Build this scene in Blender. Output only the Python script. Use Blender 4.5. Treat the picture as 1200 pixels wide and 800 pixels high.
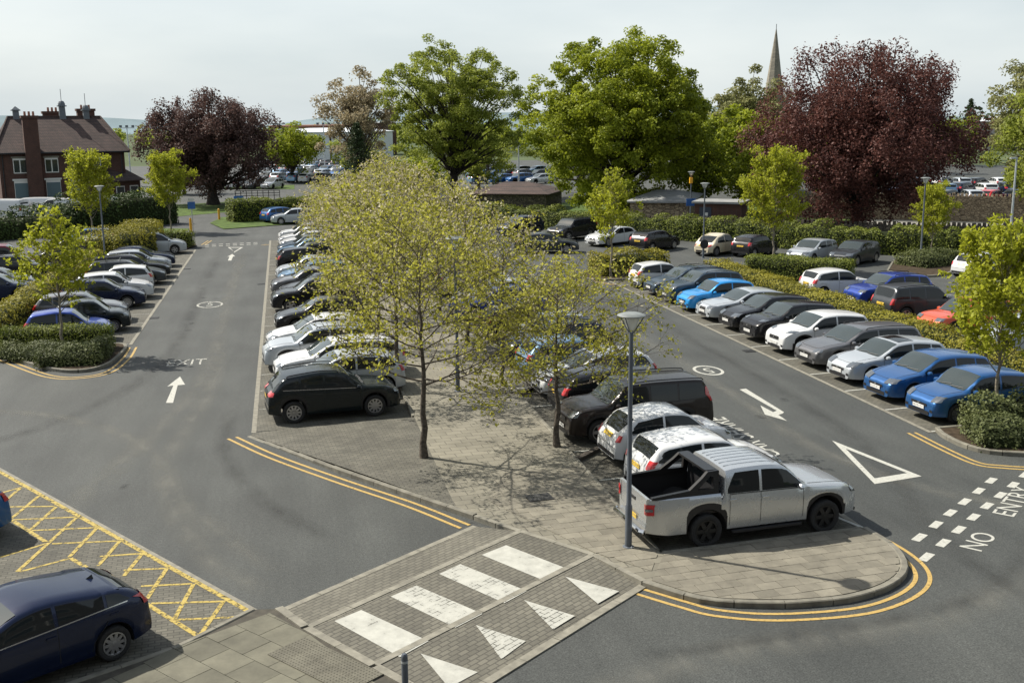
import bpy, math, random
import numpy as np
from mathutils import Vector, Matrix

for o in list(bpy.data.objects):
    bpy.data.objects.remove(o)
SC = bpy.context.scene
COL = SC.collection
R = math.radians

# ------------------------------------------------------------------ camera
CAM_H, CAM_F, CAM_TILT, CAM_ROLL, CAM_YAW = 8.8, 1252.7, 0.200406, -0.0087557, 0.207766
_r = Vector((math.cos(CAM_YAW), -math.sin(CAM_YAW), 0))
_f = Vector((math.sin(CAM_YAW) * math.cos(CAM_TILT), math.cos(CAM_YAW) * math.cos(CAM_TILT), -math.sin(CAM_TILT)))
_u = _r.cross(_f)
_rr = math.cos(CAM_ROLL) * _r + math.sin(CAM_ROLL) * _u
_uu = -math.sin(CAM_ROLL) * _r + math.cos(CAM_ROLL) * _u
cam_d = bpy.data.cameras.new('camera')
cam_d.sensor_width = 36
cam_d.lens = 36 * CAM_F / 1200
cam_d.clip_start, cam_d.clip_end = 0.5, 6000
cam = bpy.data.objects.new('camera', cam_d)
COL.objects.link(cam)
cam.matrix_world = Matrix(((_rr.x, _uu.x, -_f.x, 0), (_rr.y, _uu.y, -_f.y, 0), (_rr.z, _uu.z, -_f.z, CAM_H), (0, 0, 0, 1)))
SC.camera = cam


def G(px, py, z=0.0):
    """survey: where a sight line of the 1200x800 photograph meets the level z"""
    d = _f + _rr * ((px - 600) / CAM_F) - _uu * ((py - 400) / CAM_F)
    t = (z - CAM_H) / d.z
    return (d.x * t, d.y * t)


# ------------------------------------------------------------------ sky, sun, exposure
SUN_EL, SUN_AZ = 47.0, -52.8          # elevation, azimuth clockwise from +Y
world = bpy.data.worlds.new('World')
SC.world = world
world.use_nodes = True
wn, wl = world.node_tree.nodes, world.node_tree.links
wn.clear()
wo = wn.new('ShaderNodeOutputWorld')
bg = wn.new('ShaderNodeBackground')
sky = wn.new('ShaderNodeTexSky')
sky.sky_type = 'NISHITA'
sky.sun_disc = False
sky.sun_elevation = R(SUN_EL)
sky.sun_rotation = R(SUN_AZ)
sky.altitude = 50
sky.air_density = 1.0
sky.dust_density = 3.0
sky.ozone_density = 1.0
# thin even veil of high cloud over the clear sky
veil = wn.new('ShaderNodeMix')
veil.data_type = 'RGBA'
# the veil is thickest along the horizon, where one looks through most air
sepw = wn.new('ShaderNodeSeparateXYZ')
vel = wn.new('ShaderNodeMapRange')
vel.inputs['From Min'].default_value = 0.0
vel.inputs['From Max'].default_value = 0.9
vel.inputs['To Min'].default_value = 0.8
vel.inputs['To Max'].default_value = 0.22
tcw = wn.new('ShaderNodeTexCoord')
mpw = wn.new('ShaderNodeMapping')
mpw.inputs['Scale'].default_value = (1.0, 1.0, 4.0)
nzw = wn.new('ShaderNodeTexNoise')
nzw.inputs['Scale'].default_value = 2.2
nzw.inputs['Detail'].default_value = 5
rmw = wn.new('ShaderNodeValToRGB')
rmw.color_ramp.elements[0].color = (6.0, 6.75, 7.05, 1)
rmw.color_ramp.elements[1].color = (8.3, 8.75, 8.65, 1)
rmw.color_ramp.elements[0].position = 0.35
rmw.color_ramp.elements[1].position = 0.7
wl.new(tcw.outputs['Generated'], sepw.inputs[0])
wl.new(sepw.outputs[2], vel.inputs[0])
wl.new(vel.outputs[0], veil.inputs[0])
wl.new(tcw.outputs['Generated'], mpw.inputs[0])
wl.new(mpw.outputs[0], nzw.inputs['Vector'])
wl.new(nzw.outputs[0], rmw.inputs[0])
wl.new(sky.outputs[0], veil.inputs[6])
wl.new(rmw.outputs[0], veil.inputs[7])
wl.new(veil.outputs[2], bg.inputs[0])
bg.inputs[1].default_value = 0.08
wl.new(bg.outputs[0], wo.inputs[0])

sun_d = bpy.data.lights.new('sun', 'SUN')
sun_d.energy = 4.8
sun_d.angle = R(0.6)
sun_d.color = (1.0, 0.94, 0.84)
sun = bpy.data.objects.new('sun', sun_d)
COL.objects.link(sun)
_sd = Vector((math.sin(R(SUN_AZ)) * math.cos(R(SUN_EL)), math.cos(R(SUN_AZ)) * math.cos(R(SUN_EL)), math.sin(R(SUN_EL))))
sun.rotation_euler = _sd.to_track_quat('Z', 'Y').to_euler()
sun.location = (-40, 40, 60)

SC.view_settings.view_transform = 'Standard'
SC.view_settings.look = 'None'
SC.view_settings.exposure = 0.66
SC.view_settings.gamma = 1.0
SC.view_settings.use_curve_mapping = False

# ------------------------------------------------------------------ materials
MATS = {}


def _new(name):
    m = bpy.data.materials.new(name)
    m.use_nodes = True
    return m, m.node_tree.nodes, m.node_tree.links, m.node_tree.nodes['Principled BSDF']


def mat(name, col, rough=0.6, metal=0.0, coat=0.0, var=0.0, scale=8.0, bump=0.0, spec=0.5, detail=4):
    """plain material with optional noise variation in tone and relief"""
    if name in MATS:
        return MATS[name]
    m, n, l, p = _new(name)
    p.inputs['Base Color'].default_value = (*col, 1)
    p.inputs['Roughness'].default_value = rough
    p.inputs['Metallic'].default_value = metal
    p.inputs['Specular IOR Level'].default_value = spec
    if coat:
        p.inputs['Coat Weight'].default_value = coat
        p.inputs['Coat Roughness'].default_value = 0.04
    if var or bump:
        g = n.new('ShaderNodeNewGeometry')
        t = n.new('ShaderNodeTexNoise')
        t.inputs['Scale'].default_value = scale
        t.inputs['Detail'].default_value = detail
        l.new(g.outputs['Position'], t.inputs['Vector'])
        if var:
            r = n.new('ShaderNodeValToRGB')
            r.color_ramp.elements[0].position = 0.3
            r.color_ramp.elements[1].position = 0.7
            r.color_ramp.elements[0].color = (*[c * (1 - var) for c in col], 1)
            r.color_ramp.elements[1].color = (*[min(1, c * (1 + var)) for c in col], 1)
            l.new(t.outputs[0], r.inputs[0])
            l.new(r.outputs[0], p.inputs['Base Color'])
        if bump:
            b = n.new('ShaderNodeBump')
            b.inputs['Strength'].default_value = bump
            b.inputs['Distance'].default_value = 0.02
            l.new(t.outputs[0], b.inputs['Height'])
            l.new(b.outputs[0], p.inputs['Normal'])
    MATS[name] = m
    return m


def paint(name, col, metal=0.35, rough=0.32):
    """car paint: coat over base, faint flake and dust"""
    m = mat('paint_' + name, col, rough=rough, metal=metal, coat=0.7 if sum(col) > .3 else 0.35, spec=0.5 if sum(col) > .3 else 0.35)
    if m.get('done'):
        return m
    n, l = m.node_tree.nodes, m.node_tree.links
    p = n['Principled BSDF']
    g = n.new('ShaderNodeNewGeometry')
    t = n.new('ShaderNodeTexNoise')
    t.inputs['Scale'].default_value = 3.0
    t.inputs['Detail'].default_value = 6
    l.new(g.outputs['Position'], t.inputs['Vector'])
    mr = n.new('ShaderNodeMapRange')
    mr.inputs['From Min'].default_value = 0.3
    mr.inputs['From Max'].default_value = 0.75
    mr.inputs['To Min'].default_value = rough * 0.94
    mr.inputs['To Max'].default_value = rough * 1.1
    l.new(t.outputs[0], mr.inputs[0])
    l.new(mr.outputs[0], p.inputs['Roughness'])
    m['done'] = 1
    return m


def leaf_mat(name, c0, c1, trans=0.35):
    """two-tone leaves: tone by a per-leaf value, light passes partly through"""
    m, n, l, p = _new(name)
    a = n.new('ShaderNodeAttribute')
    a.attribute_name = 'tone'
    r = n.new('ShaderNodeValToRGB')
    r.color_ramp.elements[0].color = (*c0, 1)
    r.color_ramp.elements[1].color = (*c1, 1)
    l.new(a.outputs['Fac'], r.inputs[0])
    l.new(r.outputs[0], p.inputs['Base Color'])
    p.inputs['Roughness'].default_value = 0.6
    p.inputs['Specular IOR Level'].default_value = 0.22
    tr = n.new('ShaderNodeBsdfTranslucent')
    l.new(r.outputs[0], tr.inputs['Color'])
    mx = n.new('ShaderNodeMixShader')
    mx.inputs[0].default_value = trans
    o = n['Material Output']
    l.new(p.outputs[0], mx.inputs[1])
    l.new(tr.outputs[0], mx.inputs[2])
    l.new(mx.outputs[0], o.inputs['Surface'])
    MATS[name] = m
    return m


def brick_mat(name, c1, c2, cm, bw, bh, rot=0.0, mortar=0.012, rough=0.85, bump=0.5, var=0.35, wall=False, offset=0.5):
    """laid blocks: world-sized brick pattern with tone drift, stains and recessed joints"""
    m, n, l, p = _new(name)
    g = n.new('ShaderNodeNewGeometry')
    mp = n.new('ShaderNodeMapping')
    mp.inputs['Rotation'].default_value = (0, 0, rot)
    vec = g.outputs['Position']
    if wall:
        sx = n.new('ShaderNodeSeparateXYZ')
        l.new(vec, sx.inputs[0])
        ad = n.new('ShaderNodeMath')
        ad.operation = 'ADD'
        l.new(sx.outputs[0], ad.inputs[0])
        l.new(sx.outputs[1], ad.inputs[1])
        cb = n.new('ShaderNodeCombineXYZ')
        l.new(ad.outputs[0], cb.inputs[0])
        l.new(sx.outputs[2], cb.inputs[1])
        vec = cb.outputs[0]
    l.new(vec, mp.inputs[0])
    b = n.new('ShaderNodeTexBrick')
    b.offset = offset
    b.inputs['Scale'].default_value = 1.0
    b.inputs['Brick Width'].default_value = bw
    b.inputs['Row Height'].default_value = bh
    b.inputs['Mortar Size'].default_value = mortar
    b.inputs['Mortar Smooth'].default_value = 0.3
    b.inputs['Color1'].default_value = (*c1, 1)
    b.inputs['Color2'].default_value = (*c2, 1)
    b.inputs['Mortar'].default_value = (*cm, 1)
    l.new(mp.outputs[0], b.inputs['Vector'])
    t = n.new('ShaderNodeTexNoise')
    t.inputs['Scale'].default_value = 0.7
    t.inputs['Detail'].default_value = 8
    t.inputs['Roughness'].default_value = 0.65
    l.new(g.outputs['Position'], t.inputs['Vector'])
    mr = n.new('ShaderNodeMapRange')
    mr.inputs['From Min'].default_value = 0.3
    mr.inputs['From Max'].default_value = 0.7
    mr.inputs['To Min'].default_value = 1 - var
    mr.inputs['To Max'].default_value = 1 + var
    l.new(t.outputs[0], mr.inputs[0])
    mu = n.new('ShaderNodeMix')
    mu.data_type = 'RGBA'
    mu.blend_type = 'MULTIPLY'
    mu.inputs[0].default_value = 1
    l.new(b.outputs['Color'], mu.inputs[6])
    l.new(mr.outputs[0], mu.inputs[7])
    l.new(mu.outputs[2], p.inputs['Base Color'])
    p.inputs['Roughness'].default_value = rough
    bm = n.new('ShaderNodeBump')
    bm.inputs['Strength'].default_value = bump
    bm.inputs['Distance'].default_value = 0.01
    bm.invert = True
    l.new(b.outputs['Fac'], bm.inputs['Height'])
    l.new(bm.outputs[0], p.inputs['Normal'])
    MATS[name] = m
    return m


def asphalt_mat():
    m, n, l, p = _new('asphalt')
    g = n.new('ShaderNodeNewGeometry')
    # aggregate
    f = n.new('ShaderNodeTexNoise')
    f.inputs['Scale'].default_value = 34
    f.inputs['Detail'].default_value = 3
    l.new(g.outputs['Position'], f.inputs['Vector'])
    f2 = n.new('ShaderNodeTexNoise')
    f2.inputs['Scale'].default_value = 11
    f2.inputs['Detail'].default_value = 4
    f2.inputs['Roughness'].default_value = 0.8
    l.new(g.outputs['Position'], f2.inputs['Vector'])
    # broad wear, stretched along the drive lanes
    mp = n.new('ShaderNodeMapping')
    mp.inputs['Scale'].default_value = (0.9, 0.12, 1)
    l.new(g.outputs['Position'], mp.inputs[0])
    w = n.new('ShaderNodeTexNoise')
    w.inputs['Scale'].default_value = 0.9
    w.inputs['Detail'].default_value = 7
    w.inputs['Roughness'].default_value = 0.6
    l.new(mp.outputs[0], w.inputs['Vector'])
    s = n.new('ShaderNodeTexNoise')
    s.inputs['Scale'].default_value = 0.35
    s.inputs['Detail'].default_value = 6
    l.new(g.outputs['Position'], s.inputs['Vector'])
    r = n.new('ShaderNodeValToRGB')
    r.color_ramp.elements[0].position = 0.32
    r.color_ramp.elements[0].color = (0.032, 0.0355, 0.0335, 1)
    r.color_ramp.elements[1].position = 0.72
    r.color_ramp.elements[1].color = (0.056, 0.060, 0.0555, 1)
    l.new(w.outputs[0], r.inputs[0])
    r2 = n.new('ShaderNodeMapRange')
    r2.inputs['From Min'].default_value = 0.3
    r2.inputs['From Max'].default_value = 0.7
    r2.inputs['To Min'].default_value = 0.82
    r2.inputs['To Max'].default_value = 1.16
    l.new(s.outputs[0], r2.inputs[0])
    r3 = n.new('ShaderNodeMapRange')
    r3.inputs['From Min'].default_value = 0.3
    r3.inputs['From Max'].default_value = 0.7
    r3.inputs['To Min'].default_value = 0.5
    r3.inputs['To Max'].default_value = 1.5
    l.new(f.outputs[0], r3.inputs[0])
    m1 = n.new('ShaderNodeMath')
    m1.operation = 'MULTIPLY'
    r4 = n.new('ShaderNodeMapRange')
    r4.inputs['From Min'].default_value = 0.3
    r4.inputs['From Max'].default_value = 0.7
    r4.inputs['To Min'].default_value = 0.7
    r4.inputs['To Max'].default_value = 1.3
    l.new(f2.outputs[0], r4.inputs[0])
    m0 = n.new('ShaderNodeMath')
    m0.operation = 'MULTIPLY'
    l.new(r3.outputs[0], m0.inputs[0])
    l.new(r4.outputs[0], m0.inputs[1])
    l.new(r2.outputs[0], m1.inputs[0])
    l.new(m0.outputs[0], m1.inputs[1])
    mu = n.new('ShaderNodeMix')
    mu.data_type = 'RGBA'
    mu.blend_type = 'MULTIPLY'
    mu.inputs[0].default_value = 1
    l.new(r.outputs[0], mu.inputs[6])
    l.new(m1.outputs[0], mu.inputs[7])
    l.new(mu.outputs[2], p.inputs['Base Color'])
    p.inputs['Roughness'].default_value = 0.8
    b = n.new('ShaderNodeBump')
    b.inputs['Strength'].default_value = 0.35
    b.inputs['Distance'].default_value = 0.01
    l.new(f.outputs[0], b.inputs['Height'])
    l.new(b.outputs[0], p.inputs['Normal'])
    MATS['asphalt'] = m
    return m


def worn_paint(name, col, wear=0.45, scale=14.0, holes=True):
    """road paint, worn through in flecks so that the surface below shows"""
    m, n, l, p = _new(name)
    g = n.new('ShaderNodeNewGeometry')
    t = n.new('ShaderNodeTexNoise')
    t.inputs['Scale'].default_value = scale
    t.inputs['Detail'].default_value = 8
    t.inputs['Roughness'].default_value = 0.7
    l.new(g.outputs['Position'], t.inputs['Vector'])
    r = n.new('ShaderNodeValToRGB')
    r.color_ramp.elements[0].position = 0.35
    r.color_ramp.elements[0].color = (*[c * 0.72 for c in col], 1)
    r.color_ramp.elements[1].position = 0.6
    r.color_ramp.elements[1].color = (*col, 1)
    l.new(t.outputs[0], r.inputs[0])
    l.new(r.outputs[0], p.inputs['Base Color'])
    p.inputs['Roughness'].default_value = 0.7
    if holes:
        tr = n.new('ShaderNodeBsdfTransparent')
        mx = n.new('ShaderNodeMixShader')
        st = n.new('ShaderNodeMapRange')
        st.inputs['From Min'].default_value = wear - 0.05
        st.inputs['From Max'].default_value = wear + 0.05
        l.new(t.outputs[0], st.inputs[0])
        l.new(st.outputs[0], mx.inputs[0])
        l.new(tr.outputs[0], mx.inputs[1])
        l.new(p.outputs[0], mx.inputs[2])
        l.new(mx.outputs[0], n['Material Output'].inputs['Surface'])
    MATS[name] = m
    return m


def block_paint(name, col, bw, bh, rot, wear):
    """paint on laid blocks: it goes first along the joints, then in chips"""
    m, n, l, p = _new(name)
    g = n.new('ShaderNodeNewGeometry')
    mp = n.new('ShaderNodeMapping')
    mp.inputs['Rotation'].default_value = (0, 0, rot)
    l.new(g.outputs['Position'], mp.inputs[0])
    b = n.new('ShaderNodeTexBrick')
    b.inputs['Scale'].default_value = 1.0
    b.inputs['Brick Width'].default_value = bw
    b.inputs['Row Height'].default_value = bh
    b.inputs['Mortar Size'].default_value = 0.010
    b.inputs['Mortar Smooth'].default_value = 0.6
    b.inputs['Color1'].default_value = (0, 0, 0, 1)
    b.inputs['Color2'].default_value = (1, 1, 1, 1)
    l.new(mp.outputs[0], b.inputs['Vector'])
    t = n.new('ShaderNodeTexNoise')
    t.inputs['Scale'].default_value = 3.5
    t.inputs['Detail'].default_value = 9
    t.inputs['Roughness'].default_value = 0.72
    l.new(g.outputs['Position'], t.inputs['Vector'])
    r = n.new('ShaderNodeValToRGB')
    r.color_ramp.elements[0].position = 0.3
    r.color_ramp.elements[0].color = (*[c * 0.7 for c in col], 1)
    r.color_ramp.elements[1].position = 0.62
    r.color_ramp.elements[1].color = (*col, 1)
    l.new(t.outputs[0], r.inputs[0])
    l.new(r.outputs[0], p.inputs['Base Color'])
    p.inputs['Roughness'].default_value = 0.75
    # solidity = noise - joints - a little by block
    a = n.new('ShaderNodeMath')
    a.operation = 'MULTIPLY_ADD'
    l.new(b.outputs['Fac'], a.inputs[0])
    a.inputs[1].default_value = -0.16
    l.new(t.outputs[0], a.inputs[2])
    st = n.new('ShaderNodeMapRange')
    st.inputs['From Min'].default_value = wear - 0.04
    st.inputs['From Max'].default_value = wear + 0.05
    l.new(a.outputs[0], st.inputs[0])
    tr = n.new('ShaderNodeBsdfTransparent')
    mx = n.new('ShaderNodeMixShader')
    l.new(st.outputs[0], mx.inputs[0])
    l.new(tr.outputs[0], mx.inputs[1])
    l.new(p.outputs[0], mx.inputs[2])
    l.new(mx.outputs[0], n['Material Output'].inputs['Surface'])
    MATS[name] = m
    return m


def stain_mat(name, col, strength, scale=1.5, stretch=(1, 1, 1)):
    """thin film of rubber, dust or oil that lets most of the road show"""
    m, n, l, p = _new(name)
    g = n.new('ShaderNodeNewGeometry')
    mp = n.new('ShaderNodeMapping')
    mp.inputs['Scale'].default_value = stretch
    l.new(g.outputs['Position'], mp.inputs[0])
    t = n.new('ShaderNodeTexNoise')
    t.inputs['Scale'].default_value = scale
    t.inputs['Detail'].default_value = 8
    t.inputs['Roughness'].default_value = 0.7
    l.new(mp.outputs[0], t.inputs['Vector'])
    at = n.new('ShaderNodeAttribute')
    at.attribute_name = 'edge'
    st = n.new('ShaderNodeMapRange')
    st.inputs['From Min'].default_value = 0.34
    st.inputs['From Max'].default_value = 0.7
    st.inputs['To Max'].default_value = strength
    l.new(t.outputs[0], st.inputs[0])
    mu = n.new('ShaderNodeMath')
    mu.operation = 'MULTIPLY'
    l.new(st.outputs[0], mu.inputs[0])
    l.new(at.outputs['Fac'], mu.inputs[1])
    p.inputs['Base Color'].default_value = (*col, 1)
    p.inputs['Roughness'].default_value = 0.85
    tr = n.new('ShaderNodeBsdfTransparent')
    mx = n.new('ShaderNodeMixShader')
    l.new(mu.outputs[0], mx.inputs[0])
    l.new(tr.outputs[0], mx.inputs[1])
    l.new(p.outputs[0], mx.inputs[2])
    l.new(mx.outputs[0], n['Material Output'].inputs['Surface'])
    MATS[name] = m
    return m


def rubble_mat(name, c0, c1, cj, size=.3):
    """coursed rubble: uneven stones of several tones in dark joints"""
    m, n, l, p = _new(name)
    g = n.new('ShaderNodeNewGeometry')
    mp = n.new('ShaderNodeMapping')
    mp.inputs['Scale'].default_value = (1 / size, 1 / size, 1.9 / size)
    l.new(g.outputs['Position'], mp.inputs[0])
    v = n.new('ShaderNodeTexVoronoi')
    v.inputs['Scale'].default_value = 1.0
    l.new(mp.outputs[0], v.inputs['Vector'])
    e = n.new('ShaderNodeTexVoronoi')
    e.feature = 'DISTANCE_TO_EDGE'
    e.inputs['Scale'].default_value = 1.0
    l.new(mp.outputs[0], e.inputs['Vector'])
    sx = n.new('ShaderNodeSeparateColor')
    l.new(v.outputs['Color'], sx.inputs[0])
    r = n.new('ShaderNodeValToRGB')
    r.color_ramp.elements[0].color = (*c0, 1)
    r.color_ramp.elements[1].color = (*c1, 1)
    l.new(sx.outputs[0], r.inputs[0])
    st = n.new('ShaderNodeMapRange')
    st.inputs['From Min'].default_value = 0.02
    st.inputs['From Max'].default_value = 0.10
    l.new(e.outputs['Distance'], st.inputs[0])
    mx = n.new('ShaderNodeMix')
    mx.data_type = 'RGBA'
    mx.inputs[6].default_value = (*cj, 1)
    l.new(st.outputs[0], mx.inputs[0])
    l.new(r.outputs[0], mx.inputs[7])
    l.new(mx.outputs[2], p.inputs['Base Color'])
    p.inputs['Roughness'].default_value = 0.95
    b = n.new('ShaderNodeBump')
    b.inputs['Strength'].default_value = 0.8
    b.inputs['Distance'].default_value = 0.04
    l.new(st.outputs[0], b.inputs['Height'])
    l.new(b.outputs[0], p.inputs['Normal'])
    MATS[name] = m
    return m


# ------------------------------------------------------------------ mesh helpers
def new_mesh(name, V, F, mats=(), mi=None, smooth=False, sharp=None):
    me = bpy.data.meshes.new(name)
    me.from_pydata([tuple(map(float, v)) for v in V], [], F)
    for m in mats:
        me.materials.append(m)
    if mi is not None:
        me.polygons.foreach_set('material_index', np.asarray(mi, dtype=np.int32))
    if smooth:
        me.polygons.foreach_set('use_smooth', np.ones(len(me.polygons), dtype=bool))
        if sharp:
            me.set_sharp_from_angle(angle=R(sharp))
    me.update()
    return me


def quad_mesh(name, V, Q, mats, tone=None, smooth=False, mi=None):
    """large all-quad mesh from arrays"""
    V = np.asarray(V, dtype=np.float32)
    Q = np.asarray(Q, dtype=np.int32)
    me = bpy.data.meshes.new(name)
    me.vertices.add(len(V))
    me.vertices.foreach_set('co', V.ravel())
    me.loops.add(Q.size)
    me.loops.foreach_set('vertex_index', Q.ravel())
    me.polygons.add(len(Q))
    me.polygons.foreach_set('loop_start', np.arange(0, Q.size, 4, dtype=np.int32))
    if smooth:
        me.polygons.foreach_set('use_smooth', np.ones(len(Q), dtype=bool))
    for m in mats:
        me.materials.append(m)
    if mi is not None:
        me.polygons.foreach_set('material_index', np.asarray(mi, dtype=np.int32))
    if tone is not None:
        a = me.attributes.new('tone', 'FLOAT', 'FACE')
        a.data.foreach_set('value', np.asarray(tone, dtype=np.float32))
    me.update(calc_edges=True)
    return me


def link(name, data, parent=None, loc=(0, 0, 0), rz=0.0, rot=None):
    o = bpy.data.objects.new(name, data)
    COL.objects.link(o)
    o.location = loc
    o.rotation_euler = rot if rot is not None else (0, 0, rz)
    if parent is not None:
        o.parent = parent
    return o


def tag(o, label=None, cat=None, group=None, kind=None):
    if label:
        o['label'] = label
    if cat:
        o['category'] = cat
    if group:
        o['group'] = group
    if kind:
        o['kind'] = kind
    return o


class MB:
    """collects boxes, tubes and prisms into one mesh"""

    def __init__(self):
        self.V, self.F, self.mi = [], [], []

    def add(self, V, F, mi=0):
        k = len(self.V)
        self.V += [tuple(v) for v in V]
        self.F += [tuple(i + k for i in f) for f in F]
        self.mi += [mi] * len(F)
        return self

    def box(self, c, s, rz=0.0, mi=0, bev=0.0, taper=1.0):
        hx, hy, hz = s[0] / 2, s[1] / 2, s[2] / 2
        b = min(bev, hx * .9, hy * .9)
        if b > 0:
            ring = [(hx - b, -hy), (hx, -hy + b), (hx, hy - b), (hx - b, hy), (-hx + b, hy), (-hx, hy - b), (-hx, -hy + b), (-hx + b, -hy)]
        else:
            ring = [(hx, -hy), (hx, hy), (-hx, hy), (-hx, -hy)]
        cs, sn = math.cos(rz), math.sin(rz)
        V = []
        for z, t in ((-hz, 1.0), (hz, taper)):
            for x, y in ring:
                V.append((c[0] + (x * cs - y * sn) * t, c[1] + (x * sn + y * cs) * t, c[2] + z))
        n = len(ring)
        F = [tuple(range(n - 1, -1, -1)), tuple(range(n, 2 * n))]
        F += [(i, (i + 1) % n, n + (i + 1) % n, n + i) for i in range(n)]
        return self.add(V, F, mi)

    def tube(self, pts, rad, sides=8, mi=0, cap=True):
        V, F = tube_vf(np.array(pts, float), rad, sides)
        n = len(pts)
        if cap:
            F = F + [tuple(range(sides - 1, -1, -1)), tuple(range((n - 1) * sides, n * sides))]
        return self.add(V, F, mi)

    def lathe(self, prof, sides=16, c=(0, 0, 0), mi=0, axis='z'):
        V = []
        for r, z in prof:
            for k in range(sides):
                a = 2 * math.pi * k / sides
                if axis == 'z':
                    V.append((c[0] + r * math.cos(a), c[1] + r * math.sin(a), c[2] + z))
                else:
                    V.append((c[0] + r * math.cos(a), c[1] - z, c[2] + r * math.sin(a)))
        F = []
        for j in range(len(prof) - 1):
            for k in range(sides):
                k2 = (k + 1) % sides
                F.append((j * sides + k, j * sides + k2, (j + 1) * sides + k2, (j + 1) * sides + k))
        return self.add(V, F, mi)

    def prism(self, poly, z0, z1, mi=0):
        n = len(poly)
        V = [(x, y, z0) for x, y in poly] + [(x, y, z1) for x, y in poly]
        F = [tuple(range(n - 1, -1, -1)), tuple(range(n, 2 * n))]
        F += [(i, (i + 1) % n, n + (i + 1) % n, n + i) for i in range(n)]
        return self.add(V, F, mi)

    def mesh(self, name, mats, smooth=False, sharp=35):
        return new_mesh(name, self.V, self.F, mats if isinstance(mats, (list, tuple)) else [mats], self.mi, smooth, sharp)

    def build(self, name, mats, parent=None, loc=(0, 0, 0), rz=0.0, smooth=False):
        return link(name, self.mesh(name, mats, smooth), parent, loc, rz)


def tube_vf(P, rad, sides):
    P = np.asarray(P, float)
    n = len(P)
    rad = np.broadcast_to(np.asarray(rad, float), (n,))
    T = np.gradient(P, axis=0)
    T /= np.maximum(np.linalg.norm(T, axis=1, keepdims=True), 1e-9)
    ref = np.where(np.abs(T[:, 2:3]) > 0.9, np.array([[1.0, 0, 0]]), np.array([[0, 0, 1.0]]))
    A = np.cross(T, ref)
    A /= np.maximum(np.linalg.norm(A, axis=1, keepdims=True), 1e-9)
    B = np.cross(T, A)
    a = np.linspace(0, 2 * np.pi, sides, endpoint=False)
    V = P[:, None, :] + rad[:, None, None] * (np.cos(a)[None, :, None] * A[:, None, :] + np.sin(a)[None, :, None] * B[:, None, :])
    V = V.reshape(-1, 3)
    F = []
    for j in range(n - 1):
        for k in range(sides):
            k2 = (k + 1) % sides
            F.append((j * sides + k, (j + 1) * sides + k, (j + 1) * sides + k2, j * sides + k2))
    return V, F


def sheet(name, poly, z, m, parent=None, kind='structure'):
    me = new_mesh(name, [(x, y, z) for x, y in poly], [tuple(range(len(poly)))], [m])
    # face up
    if me.polygons[0].normal.z < 0:
        me.flip_normals()
    o = link(name, me, parent)
    if parent is None:
        o['kind'] = kind
    return o


def band(line, width, off=0.0):
    """left/right offset strip along a polyline -> (left pts, right pts)"""
    P = np.array(line, float)
    T = np.gradient(P, axis=0)
    T /= np.linalg.norm(T, axis=1, keepdims=True)
    N = np.stack([-T[:, 1], T[:, 0]], 1)
    return P + N * (off + width / 2), P + N * (off - width / 2)


def smooth_line(pts, n=8):
    """Catmull-Rom through points"""
    P = [np.array(p, float) for p in pts]
    P = [2 * P[0] - P[1]] + P + [2 * P[-1] - P[-2]]
    out = []
    for i in range(1, len(P) - 2):
        for k in range(n):
            t = k / n
            a, b, c, d = P[i - 1], P[i], P[i + 1], P[i + 2]
            out.append(.5 * (2 * b + (c - a) * t + (2 * a - 5 * b + 4 * c - d) * t * t + (3 * b - a - 3 * c + d) * t ** 3))
    out.append(P[-2])
    return np.array(out)


def strip(name, line, width, z, m, parent=None, off=0.0):
    A, B = band(line, width, off)
    n = len(A)
    V = [(x, y, z) for x, y in A] + [(x, y, z) for x, y in B]
    F = [(n + i, n + i + 1, i + 1, i) for i in range(n - 1)]
    return link(name, new_mesh(name, V, F, [m]), parent)


def clip_poly(sub, clip):
    """Sutherland-Hodgman against a convex counter-clockwise polygon"""
    out = list(sub)
    n = len(clip)
    for i in range(n):
        a, b = clip[i], clip[(i + 1) % n]
        src, out = out, []
        if not src:
            return []

        def side(p):
            return (b[0] - a[0]) * (p[1] - a[1]) - (b[1] - a[1]) * (p[0] - a[0])
        for j in range(len(src)):
            p, q = src[j], src[(j + 1) % len(src)]
            sp, sq = side(p), side(q)
            if sp >= 0:
                out.append(p)
            if sp * sq < 0:
                t = sp / (sp - sq)
                out.append((p[0] + t * (q[0] - p[0]), p[1] + t * (q[1] - p[1])))
    return out


def area(poly):
    return .5 * abs(sum(poly[i][0] * poly[(i + 1) % len(poly)][1] - poly[(i + 1) % len(poly)][0] * poly[i][1] for i in range(len(poly))))

# ------------------------------------------------------------------ ground
asphalt = asphalt_mat()
M_grass = mat('grass', (0.06, 0.095, 0.02), 0.9, var=0.45, scale=1.5, bump=0.6, spec=0.2)
M_field = mat('far_field', (0.07, 0.09, 0.045), 0.95, var=0.4, scale=0.02, spec=0.1)
M_soil = mat('soil', (0.05, 0.038, 0.026), 0.95, var=0.4, scale=6, bump=0.6, spec=0.1)
BAY_ROT = R(4.5)
X_DIR = 0.655                                     # heading of the raised crossing
M_block = brick_mat('block_paving', (0.072, 0.069, 0.054), (0.108, 0.102, 0.08), (0.046, 0.044, 0.034), 0.21, 0.105, -BAY_ROT, 0.012)
M_blockx = brick_mat('crossing_blocks', (0.092, 0.087, 0.068), (0.125, 0.118, 0.092), (0.062, 0.058, 0.046), 0.22, 0.11, -X_DIR, 0.014, var=0.25)
M_pale = brick_mat('pale_slabs', (0.148, 0.138, 0.105), (0.185, 0.172, 0.132), (0.08, 0.074, 0.056), 0.45, 0.30, -BAY_ROT, 0.012, var=0.22)
M_joint = mat('joint_sand', (0.055, 0.05, 0.038), 0.95, var=0.3, scale=5)
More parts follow.
